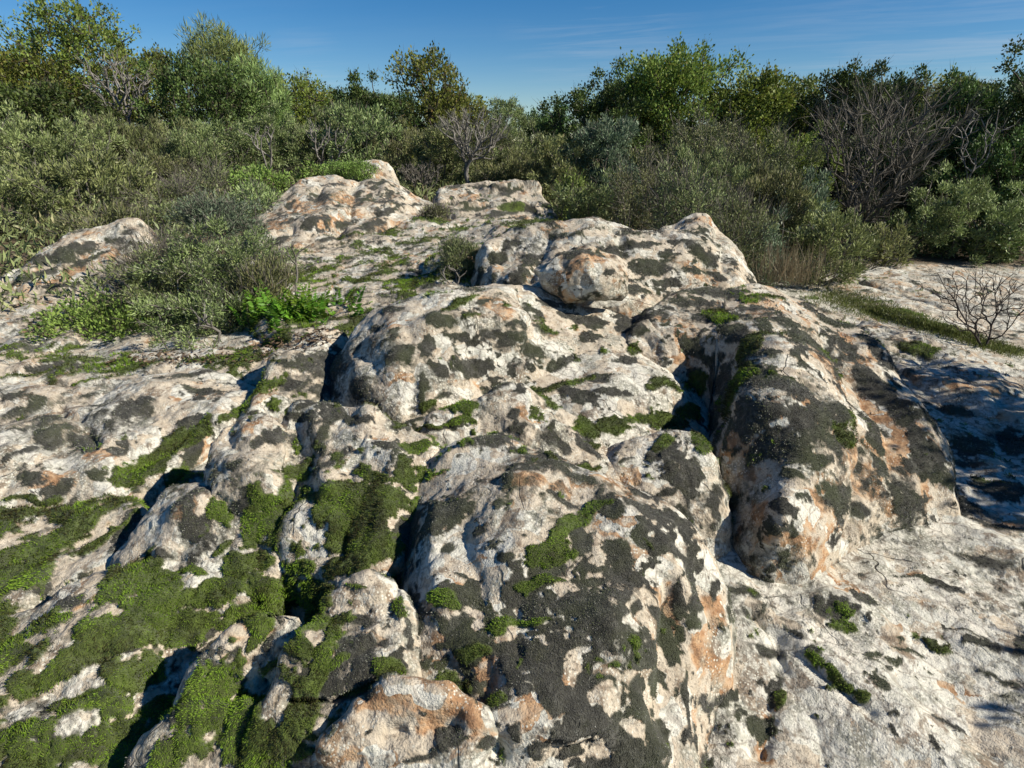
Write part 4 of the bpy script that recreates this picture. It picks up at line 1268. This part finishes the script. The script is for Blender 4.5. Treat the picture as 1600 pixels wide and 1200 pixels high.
SHRUBS = [
    ('darkoak', 'shrub', 30, 11.5, 128, 190, "dark green shrub under the yellow green oak at the left edge"),
    ('juniper', 'juniper_shrub', 60, 9.4, 172, 220, "grey green juniper mound filling the left edge of the scrub"),
    ('heath', 'heath_shrub', 185, 10.6, 180, 160, "grey heath bush right of the juniper mound at the left edge"),
    ('juniper', 'juniper_shrub', 120, 7.7, 238, 190, "ragged mid green juniper with dark gaps above the dark capped boulder"),
    ('juniper', 'juniper_shrub', 30, 7.2, 265, 150, "dark gapped juniper at the left edge above the pale yellow shrub"),
    ('heath', 'heath_shrub', 262, 10.2, 205, 140, "greyish heath below the dense dark evergreen oak"),
    ('scrub', 'heath_shrub', 225, 7.9, 285, 160, "low brownish heath behind the blue tufted juniper"),
    ('pale', 'pale_shrub', -15, 6.9, 335, 110, "pale yellow green shrub at the left edge beside the dark capped boulder"),
    ('pale', 'pale_shrub', 60, 7.0, 335, 90, "smaller pale shrub nestled behind the dark capped boulder"),
    ('olive', 'shrub', 345, 11, 190, 130, "olive green shrub under the two light green pines"),
    ('olive', 'shrub', 425, 11.6, 165, 130, "tall olive shrub right of the lower light green pine"),
    ('scrub', 'heath_shrub', 320, 8.7, 262, 130, "sparse twiggy heath beside the patch of bare soil"),
    ('mastic', 'mastic_shrub', 405, 8.9, 258, 110, "leafy green mastic bush at the left shoulder of the cream crag"),
    ('mastic', 'mastic_shrub', 480, 9.6, 252, 80, "low green mastic bush behind the crest of the cream crag"),
    ('heath', 'heath_shrub', 505, 12, 165, 130, "dark heath bush with dead grey branches below the dark rounded evergreen"),
    ('olive', 'shrub', 565, 11.6, 165, 130, "bushy grey green shrub above the summit block"),
    ('heath', 'heath_shrub', 640, 11.4, 188, 120, "grey heath under the airy leaning oak"),
    ('olive', 'shrub', 690, 10.9, 196, 110, "yellowish grey shrub left of the bare dead tree"),
    ('heath', 'heath_shrub', 765, 11.6, 190, 120, "brown green heath right behind the bare dead tree"),
    ('olive', 'shrub', 835, 11.4, 192, 120, "olive bush below the lowest gap of the skyline"),
    ('pale', 'pale_shrub', 870, 9.9, 214, 95, "yellow tinged bush right of the flat topped back crag"),
    ('heath', 'heath_shrub', 800, 10.3, 235, 110, "dull heath peeping over the flat topped back crag"),
    ('bluejuniper', 'juniper_shrub', 960, 10.0, 186, 130, "blue green juniper below the dark half of the big oak"),
    ('mastic', 'mastic_shrub', 897, 9.0, 268, 60, "small bright green bush right of the back crag"),
    ('olive', 'shrub', 930, 8.3, 268, 110, "dull olive bush behind the left end of the whaleback ridge"),
    ('scrub', 'twiggy_shrub', 1010, 8.1, 238, 150, "brown twiggy bush behind the middle of the whaleback ridge"),
    ('scrub', 'twiggy_shrub', 1105, 9.9, 178, 170, "large grey brown twiggy bush below the yellow green oak"),
    ('heath', 'heath_shrub', 1030, 10.6, 205, 120, "dark heath tucked under the big rounded oak"),
    ('scrub', 'twiggy_shrub', 1085, 7.1, 262, 140, "grey twiggy bush right behind the two knobs of the ridge"),
    ('heath', 'heath_shrub', 1095, 8.6, 232, 150, "dim heath filling the middle of the scrub behind the ridge knobs"),
    ('scrub', 'twiggy_shrub', 1195, 9.4, 205, 150, "grey twiggy bush left of the yellow green undergrowth patch"),
    ('scrub', 'twiggy_shrub', 1165, 6.5, 300, 120, "low dark twiggy bush just off the ridge's right end"),
    ('heath', 'heath_shrub', 1200, 7.7, 262, 130, "dark heath between the ridge end and the blue green junipers"),
    ('bluejuniper', 'juniper_shrub', 1265, 7.8, 268, 120, "tallest blue green juniper left of the large bare bush"),
    ('bluejuniper', 'juniper_shrub', 1205, 6.7, 330, 90, "small blue green juniper above the dry grass tuft"),
    ('juniper', 'juniper_shrub', 1300, 7.1, 318, 130, "sunlit grey green juniper at the foot of the large bare bush"),
    ('mastic', 'mastic_shrub', 1265, 11.6, 195, 110, "bright yellow green bush in the gap left of the large bare bush"),
    ('pale', 'pale_shrub', 1378, 8.0, 350, 100, "small yellow leaved shrub at the back of the smooth pale slab"),
    ('juniper', 'juniper_shrub', 1500, 9.0, 262, 150, "fresh green juniper right of the large bare bush"),
    ('juniper', 'juniper_shrub', 1600, 8.8, 285, 110, "dark green juniper at the right edge behind the pale slab"),
    ('darkoak', 'shrub', 1490, 11.8, 175, 170, "shaded dark shrub behind the fresh green juniper"),
    ('darkoak', 'shrub', 1590, 10.8, 190, 170, "near black shrub in the shade at the right edge"),
    ('darkoak', 'shrub', 1400, 12.2, 190, 180, "dark shrub seen through the large bare bush"),
    ('darkoak', 'shrub', 1420, 9.6, 330, 130, "low black green shrub in shade under the large bare bush"),
    ('heath', 'heath_shrub', 165, 6.6, 318, 150, "low green heath just above the dark capped boulder"),
    ('olive', 'shrub', 255, 7.0, 318, 130, "small grey green bush in front of the bare soil patch"),
    ('juniper', 'juniper_shrub', 390, 7.6, 285, 90, "low juniper against the left flank of the cream crag"),
    ('heath', 'heath_shrub', 210, 9.0, 240, 150, "mid height dull heath left of the bare soil patch"),
    ('darkoak', 'shrub', 1545, 9.0, 350, 150, "low shaded shrub on the back edge of the smooth pale slab"),
]
FAR = [(-60, 21, 60, 200), (130, 20, 110, 190), (420, 21, 130, 170), (520, 22, 140, 150), (640, 21, 140, 140), (1000, 21, 125, 170), (1150, 20, 130, 150),
       (1235, 21, 150, 140), (1290, 20, 150, 130), (1380, 21, 140, 150), (1450, 22, 135, 150), (1520, 20, 130, 140)]
k = 0
for kind, name, px, Y, top, wpx, label in TREES:
    plant(kind, name, px, Y, top, wpx, label, 'tree', seed=k, parts=TP)
    k += 1
for px, Y, top, wpx in FAR:
    plant('darkoak', 'evergreen_oak', px, Y, top, wpx, "dark tree in the wood behind the first row of oaks", 'tree', seed=k, parts=TP,
          group="trees deeper in the wood behind the oaks")
    k += 1
for kind, name, px, Y, top, wpx, label in SHRUBS:
    plant(kind, name, px, Y, top, wpx, label, 'shrub', seed=k)
    k += 1
# near plants on and between the rocks
NEARP = [
    ('bluejuniper', 'juniper_shrub', 338, 5.9, 300, 120, 372, "blue tufted juniper head above the tangled juniper on the left"),
    ('nearjuniper', 'juniper_shrub', 330, 5.0, 345, 230, 475, "tangled juniper with pale berries left of the mossy shelf"),
    ('nearjuniper', 'juniper_shrub', 320, 4.45, 425, 270, 556, "sprawling juniper with dead grey twigs left of the bright fern"),
    ('nearjuniper', 'juniper_shrub', 250, 4.8, 395, 170, 520, "mid part of the juniper tangle with yellowish tips over the dark hollow"),
    ('heath', 'juniper_shrub', 398, 4.6, 405, 110, 535, "grey twiggy end of the juniper tangle touching the bright fern"),
    ('mastic', 'juniper_shrub', 165, 4.5, 465, 210, 556, "low yellow green juniper skirt over the dark hollow on the left"),
    ('scrub', 'heath_shrub', 238, 5.25, 372, 110, 480, "dry twiggy heath draped over the dark capped boulder's right side"),
    ('heath', 'heath_shrub', 715, 4.75, 372, 75, 445, "small grey green heath on the mossy shelf left of the ridge"),
    ('mastic', 'mastic_shrub', 550, 8.8, 250, 80, 284, "small bright bush growing on the cream crag"),
    ('pale', 'pale_shrub', 678, 7.4, 318, 45, 342, "tiny pale plant in the hollow right of the cream crag"),
]
for kind, name, px, Y, top, wpx, base, label in NEARP:
    plant(kind, name, px, Y, top, wpx, label, 'shrub', base=base, seed=k, near=True)
    k += 1
# two shrubs beyond the right edge of the view, whose shadows lie across the slabs
for x, y, H, W, kind, label in ((5.3, 2.35, 2.4, 1.9, 'darkoak', "leafy shrub beyond the right edge shading the low rock"),
                                (3.5, .95, 1.3, .8, 'openoak', "sparse leafy sapling beyond the right edge beside the lower slab")):
    tr, cr = plant_meshes(kind, H, W, k)
    rt = bpy.data.objects.new('shrub', None)
    rt.location = (x, y, float(base_z(np.array([x]), np.array([y]))[0]))
    COL.objects.link(rt)
    tag(rt, label, 'shrub')
    link(bpy.data.objects.new('stems', tr), rt)
    link(bpy.data.objects.new('foliage', cr), rt)
    k += 1


def bare(name, px, Y, top, base, wpx, label, cat, **kw):
    x, _, zt = at_y(px, top, Y)
    z0 = ZC - slope(base) * Y
    H = zt - z0
    W = wpx / FPX * Y
    me = bare_meshes(H, W, **kw)
    rt = bpy.data.objects.new(name, None)
    rt.location = (x, Y, z0)
    COL.objects.link(rt)
    tag(rt, label, cat)
    link(bpy.data.objects.new('branches', me), rt)
    return rt


bare('bare_bush', 1400, 9.6, 125, 395, 220, "large leafless grey bush of fanned twigs before the dark wood", 'shrub',
     seed=5, n=330, wood='grey', rmax=.045, twigs=3000, stems=9, lo=.2, rmin=.006, tw=.006)
bare('dead_tree', 742, 10.1, 168, 285, 120, "bare dead tree with pale crooked limbs behind the back crag", 'tree',
     seed=8, n=120, wood='white', rmax=.034, twigs=1600, stems=2, lo=.3, rmin=.006, tw=.006)
bare('dead_tree', 172, 12.6, 90, 215, 110, "pale forked bare trunks below the thin topped oak on the left", 'tree',
     seed=12, n=110, wood='white', rmax=.045, twigs=300, stems=2, lo=.3, rmin=.007, tw=.01)
bare('dead_tree', 1542, 10.3, 158, 300, 90, "bare pale sapling standing in the dark wood at the right", 'tree',
     seed=14, n=50, wood='white', rmax=.016, twigs=60, stems=3, lo=.3, rmin=.006, tw=.006)
bare('dead_tree', 512, 11.0, 185, 285, 80, "dead grey snag with drooping branches behind the cream crag", 'tree',
     seed=15, n=60, wood='white', rmax=.022, twigs=160, stems=2, lo=.3, rmin=.006, tw=.008)
bare('dead_tree', 402, 10.4, 190, 275, 50, "short pale snag above the leafy green mastic bush", 'tree',
     seed=16, n=30, wood='white', rmax=.022, twigs=60, stems=1, lo=.4, rmin=.006, tw=.008)
bare('bare_bush', 655, 9.7, 252, 305, 90, "purplish grey twiggy bush in the saddle right of the summit block", 'shrub',
     seed=17, n=120, wood='grey', rmax=.02, twigs=900, stems=7, lo=.15, rmin=.004, tw=.007)
bare('bare_bush', 1548, 5.05, 420, 545, 210, "small bare bush with dark spreading twigs on the right slab", 'shrub',
     seed=19, n=150, wood='black', rmax=.014, twigs=600, stems=2, lo=.22, rmin=.0018, tw=.003, tlen=.3)
bare('dry_twig', 457, 4.55, 372, 470, 60, "thin leafless twig standing behind the bright fern", 'twig',
     seed=20, n=10, wood='grey', rmax=.009, twigs=26, stems=1, lo=.35, rmin=.003, tw=.004)
bare('dry_twig', 325, 4.05, 470, 552, 70, "bent dead branch hanging from the sprawling juniper", 'twig',
     seed=22, n=12, wood='white', rmax=.012, twigs=40, stems=1, lo=.3, rmin=.003, tw=.004)
bare('dry_twig', 705, 4.55, 405, 455, 70, "grey dead twigs lying beside the small heath on the shelf", 'twig',
     seed=23, n=16, wood='white', rmax=.007, twigs=50, stems=2, lo=.2, rmin=.003, tw=.004)
bare('dry_twig', 1370, 7.7, 395, 425, 90, "tangle of dry twigs at the left back corner of the pale slab", 'twig',
     seed=24, n=26, wood='grey', rmax=.01, twigs=120, stems=4, lo=.1, rmin=.003, tw=.006)


def fern():
    rng = np.random.default_rng(4)
    x, y, z = at_y(470, 515, 4.15)
    rt = bpy.data.objects.new('fern', None)
    rt.location = (x, y, z)
    COL.objects.link(rt)
    tag(rt, "bright green fern clump at the right foot of the sprawling juniper", 'fern')
    for f in range(96):
        a = rng.random() * 6.283
        L = .19 + .15 * rng.random()
        foot = np.array([rng.normal() * .17, rng.normal() * .10, 0])
        out = np.array([math.cos(a), math.sin(a), 0])
        side = np.array([-math.sin(a), math.cos(a), 0])
        C, D, S = [], [], []
        n = 24
        steep = .7 + .6 * rng.random()
        for i in range(n):
            u = (i + 1) / n
            p = foot + out * L * .55 * u ** 1.4 + np.array([0, 0, L * steep * (1.15 * u - .35 * u * u)])
            wl = L * .22 * math.sin(math.pi * min(1, .2 + .8 * u)) ** .8 * (1 - u * .5) + .006
            for s in (-1, 1):
                C.append(p)
                D.append(side * s + out * .35 + np.array([0, 0, .35 + rng.normal() * .15]))
                S.append(wl)
        C, D, S = np.array(C), unit(np.array(D)), np.array(S)
        V, F = leaves_geo(C, D, S, S * .3 + .005, rng, .1)
        me = raw_mesh('frond', V, F, LEAF['fern'], np.full(len(V), rng.random()))
        link(bpy.data.objects.new('frond', me), rt)


fern()


def blades(name, label, pts, H, mats, seed, kind='stuff', lean=.5, wd=.006):
    rng = np.random.default_rng(seed)
    pts = np.asarray(pts)
    n = len(pts)
    D = unit(rng.normal(size=(n, 3)) * lean + np.array([0, 0, 1.0]))
    V, F = leaves_geo(pts, D, H * (.5 + rng.random(n)), np.full(n, wd), rng, .12)
    o = bpy.data.objects.new(name, raw_mesh(name, V, F, LEAF[mats], np.repeat(rng.random(n), 4)))
    link(o)
    if kind == 'stuff':
        o['kind'] = 'stuff'
        if label:
            o['label'] = label
            o['category'] = 'grass'
    else:
        tag(o, label, 'grass')
    return o


def strip(pxs, n, seed, jy=6):
    """points on the rock along a line of photo pixels (px, py, spread)"""
    rng = np.random.default_rng(seed)
    P = []
    pxs = np.array(pxs, float)
    for i in range(n):
        u = rng.random() * (len(pxs) - 1)
        a = int(u)
        q = pxs[a] + (pxs[min(a + 1, len(pxs) - 1)] - pxs[a]) * (u - a)
        h = surface(q[0] + rng.normal() * q[2] * 1.5, q[1] + rng.normal() * q[2] * .5)
        if h is not None:
            P.append(h[0] + rng.normal(size=3) * np.array([.03, .05, .0]))
    return P


blades('grass', "short green grass in the joint between the two right hand slabs",
       strip([(1290, 455, 14), (1350, 480, 14), (1420, 500, 9), (1500, 525, 7), (1590, 552, 6)], 11000, 5), .034, 'grass', 6, wd=.006)
blades('dry_grass', "tuft of reddish dry grass at the right end of the whaleback ridge",
       np.array(at_y(1228, 445, 5.9)) + np.random.default_rng(2).normal(size=(420, 3)) * np.array([.16, .12, .0]), .34, 'dry', 7, kind='thing', lean=.22, wd=.006)


def undergrowth():
    rng = np.random.default_rng(9)
    n = 110000
    r = 6.0 + 14 * rng.random(n) ** .9
    th = (rng.random(n) - .5) * 2.0
    x, y = r * np.sin(th), r * np.cos(th)
    z = base_z(x, y)
    P = np.stack([x, y, z], 1)
    keep = fbm(P, .9, 2, 50) > -.3
    right_slab = ((x > 2.6) & (y < 8.6)) | ((x > -3.3) & (y < 8.9))
    P = P[keep & ~right_slab]
    n = len(P)
    P = P + np.stack([rng.normal(size=n) * .04, rng.normal(size=n) * .04, rng.random(n) * .22], 1)
    D = unit(rng.normal(size=(n, 3)) * .7 + np.array([0, 0, .8]))
    s = .6 + .8 * rng.random(n)
    V, F = leaves_geo(P, D, .10 * s, .02 * s, rng)
    o = link(bpy.data.objects.new('undergrowth', raw_mesh('undergrowth', V, F, LEAF['heath'], np.repeat(rng.random(n), 4))))
    o['kind'] = 'stuff'


undergrowth()

LITTER = strip([(190, 562, 10), (330, 556, 10), (450, 538, 12), (510, 520, 8)], 700, 31)
_r = np.random.default_rng(32)
_n = len(LITTER)
_D = unit(_r.normal(size=(_n, 3)) * np.array([1, 1, .18]))
_V, _F = leaves_geo(np.array(LITTER) + np.array([0, 0, .006]), _D, .03 * (.5 + _r.random(_n)), np.full(_n, .012), _r, .2)
_o = link(bpy.data.objects.new('leaf_litter', raw_mesh('leaf_litter', _V, _F, leaf_material('brown_litter', (.05, .034, .022), (.12, .085, .05), (.19, .15, .10), 0.05), np.repeat(_r.random(_n), 4))))
_o['kind'] = 'stuff'

# ------------------------------------------------------------------ moss hairs


def moss_material():
    m, nt = new_mat('moss_hairs')
    g = NT(nt)
    tone = g('ShaderNodeAttribute', attribute_name='tone').outputs['Fac']
    rnd = g('ShaderNodeNewGeometry').outputs['Random Per Island']
    c = g.mix(g.ramp(tone, .05, .40), (.038, .033, .013), (.075, .100, .016))
    c = g.mix(g.ramp(tone, .40, .95), c, (.175, .290, .026))
    c = g.mix(g.math('MULTIPLY', g.ramp(rnd, .8, 1.0), .6), c, (.22, .24, .07))
    b = g('ShaderNodeBsdfPrincipled', {'Base Color': c, 'Roughness': .75, 'Specular IOR Level': .2})
    t = g('ShaderNodeBsdfTranslucent', {'Color': c})
    g('ShaderNodeOutputMaterial', {'Surface': g('ShaderNodeMixShader', {0: .25, 1: b.outputs[0], 2: t.outputs[0]}).outputs[0]})
    return m


LEAF['moss'] = moss_material()


def black_moss_material():
    m, nt = new_mat('black_moss_hairs')
    g = NT(nt)
    tone = g('ShaderNodeAttribute', attribute_name='tone').outputs['Fac']
    rnd = g('ShaderNodeNewGeometry').outputs['Random Per Island']
    c = g.mix(g.ramp(tone, .10, .45), (.026, .023, .017), (.058, .056, .044))
    c = g.mix(g.ramp(tone, .45, .80), c, (.100, .118, .056))
    hoar = g.math('MULTIPLY', g.ramp(g.math('ADD', rnd, g.math('MULTIPLY', tone, .35)), .92, 1.15), .9)
    c = g.mix(hoar, c, (.33, .33, .29))
    b = g('ShaderNodeBsdfPrincipled', {'Base Color': c, 'Roughness': .85, 'Specular IOR Level': .2})
    g('ShaderNodeOutputMaterial', {'Surface': b.outputs[0]})
    return m


LEAF['blackmoss'] = black_moss_material()


def hairs(name, ch, mat, length, width, dens, seed, cap):
    rng = np.random.default_rng(seed)
    Pl, Nl, Sl, Gl = [], [], [], []
    for R in ROCKS:
        V = R['V']
        du = np.gradient(V, axis=0)
        dv = np.gradient(V, axis=1)
        area = np.linalg.norm(np.cross(du, dv), axis=2)
        r = np.linalg.norm(V - CAMP, axis=2)
        mk = R['mask'][..., ch]
        if ch == 0:
            mk = mk * (1 - R['mask'][..., 1])
        ex = area * dens / np.maximum(r, 1.1) ** 2 * (mk > .6) * (V[..., 1] > .4) * (r < 7.5) * (R['N'][..., 2] > -.3) * (R['soil'] < .5)
        cnt = rng.poisson(np.clip(ex, 0, 12))
        i, j = np.nonzero(cnt)
        rep = np.repeat(np.arange(len(i)), cnt[i, j])
        i, j = i[rep], j[rep]
        P = V[i, j] + du[i, j] * (rng.random((len(i), 1)) - .5) + dv[i, j] * (rng.random((len(i), 1)) - .5)
        Pl.append(P - R['N'][i, j] * .001)
        Nl.append(R['N'][i, j])
        Sl.append(r[i, j])
        Gl.append(R['mg'][i, j])
    P, N, S, G = np.concatenate(Pl), np.concatenate(Nl), np.concatenate(Sl), np.concatenate(Gl)
    if len(P) > cap:
        s = rng.permutation(len(P))[:cap]
        P, N, S, G = P[s], N[s], S[s], G[s]
    n = len(P)
    down = np.array([0, 0, -1.0]) - N * (-N[:, 2:3])
    sway = np.stack([fbm(P, 11, 2, 60), fbm(P, 11, 2, 61), fbm(P, 11, 2, 62)], 1)
    D = unit(N * .8 + down * .9 + sway * 1.4 + rng.normal(size=(n, 3)) * .38)
    D = np.where((D * N).sum(1, keepdims=True) < .12, unit(D + N * .5), D)
    k = np.clip(S / 2.2, .7, 2.2)
    L = length * k * (.5 + rng.random(n))
    V, F = leaves_geo(P, D, L, width * k, rng, .1)
    tone = np.clip((.50 if ch else .50) + 1.15 * fbm(P, 6, 4, 63) + .7 * fbm(P, 24, 3, 64) + rng.normal(size=n) * .15, 0, 1)
    if ch == 0:
        tone = np.maximum(tone, G * (.8 + .2 * rng.random(n)))
    o = link(bpy.data.objects.new(name, raw_mesh(name, V, F, LEAF[mat], np.repeat(tone, 4))))
    o['kind'] = 'stuff'
    print(name, n)


hairs('moss', 1, 'moss', .0080, .0020, 330000, 3, 430000)
hairs('black_moss', 0, 'blackmoss', .0052, .0018, 150000, 4, 330000)

# ------------------------------------------------------------------ far ground to the horizon
def far_ground():
    th = np.linspace(-2.2, 2.2, 90)
    r = np.geomspace(15.9, 3000, 60)
    X = r[None] * np.sin(th)[:, None]
    Y = r[None] * np.cos(th)[:, None]
    V = np.stack([X, Y, base_z(X, Y) - .02], 2)
    me = grid_mesh("terrain", V, np.zeros(V.shape[:2] + (4,)), np.ones(V.shape[:2]))
    me.materials.append(M_ROCK)
    o = link(bpy.data.objects.new("terrain", me))
    o['kind'] = 'structure'


far_ground()

# ------------------------------------------------------------------ light
SUN_AZ, SUN_EL = math.radians(SUN_AZ_DEG), math.radians(SUN_EL_DEG)   # azimuth clockwise from +Y
sun = bpy.data.lights.new("sun", 'SUN')
sun.energy = 5.0
sun.angle = math.radians(.53)
sun.color = (1, .93, .81)
so = bpy.data.objects.new("sun", sun)
d = np.array([math.sin(SUN_AZ) * math.cos(SUN_EL), math.cos(SUN_AZ) * math.cos(SUN_EL), math.sin(SUN_EL)])
from mathutils import Vector
so.rotation_euler = Vector(-d).to_track_quat('-Z', 'Y').to_euler()
so.location = (8, -3, 8)
COL.objects.link(so)

w = bpy.data.worlds.new("World")
SC.world = w
w.use_nodes = True
nt = w.node_tree
nt.nodes.clear()
g = NT(nt)
sky = g('ShaderNodeTexSky', sky_type='NISHITA', sun_disc=False, sun_elevation=SUN_EL, sun_rotation=SUN_AZ,
        altitude=1200.0, air_density=1.0, dust_density=.0, ozone_density=3.5)
dirv = g('ShaderNodeTexCoord').outputs['Generated']
# thin cirrus high overhead: wind-stretched noise on a plane above
sx = g('ShaderNodeSeparateXYZ', {'Vector': dirv})
zz = g.math('MAXIMUM', sx.outputs[2], .03)
cx = g.math('DIVIDE', sx.outputs[0], zz)
cy = g.math('DIVIDE', sx.outputs[1], zz)
cv = g('ShaderNodeCombineXYZ', {'X': g.math('MULTIPLY', cx, .35), 'Y': g.math('MULTIPLY', g.math('ADD', cy, g.math('MULTIPLY', cx, .4)), .9), 'Z': 3.2}).outputs[0]
warp = g('ShaderNodeTexNoise', {'Vector': cv, 'Scale': 1.2, 'Detail': 3.0}).outputs['Color']
cv2 = g('ShaderNodeVectorMath', {0: cv, 1: warp}, operation='ADD').outputs[0]
c1 = g.noise(cv2, 1.0, 6, .62)
near_w = None
for (wpx, wpy, sig, k) in ((930, 24, .11, 1.0), (1010, 36, .07, .8), (1580, 70, .30, .9), (480, 115, .05, .8), (1480, 10, .2, .6)):
    wd = np.array(at_y(wpx, wpy, 1.0)) - np.array([0, 0, ZC])
    wd = wd / np.linalg.norm(wd)
    dn = g('ShaderNodeVectorMath', {0: dirv, 1: tuple(wd)}, operation='DISTANCE').outputs['Value']
    q = g.math('MULTIPLY', g.ramp(dn, sig * 1.3, 0.0), k)
    near_w = q if near_w is None else g.math('MAXIMUM', near_w, q)
cl = g.math('MULTIPLY', g.ramp(c1, .44, .80), .42)
cl = g.math('MULTIPLY', cl, g.math('ADD', near_w, .06))
skys = g('ShaderNodeHueSaturation', {'Color': sky.outputs[0], 'Saturation': 1.38, 'Hue': .503}).outputs[0]
skyc = g.mix(cl, skys, (6.5, 7.0, 7.6))
bg = g('ShaderNodeBackground', {'Color': skyc, 'Strength': .062})
g('ShaderNodeOutputWorld', {'Surface': bg.outputs[0]})

SC.render.engine = 'CYCLES'
SC.view_settings.view_transform = 'Standard'
SC.view_settings.look = 'None'
SC.view_settings.exposure = 0.60
SC.view_settings.gamma = 1
SC.cycles.max_bounces = 6
SC.cycles.diffuse_bounces = 3
SC.cycles.transparent_max_bounces = 4
SC.cycles.use_denoising = True
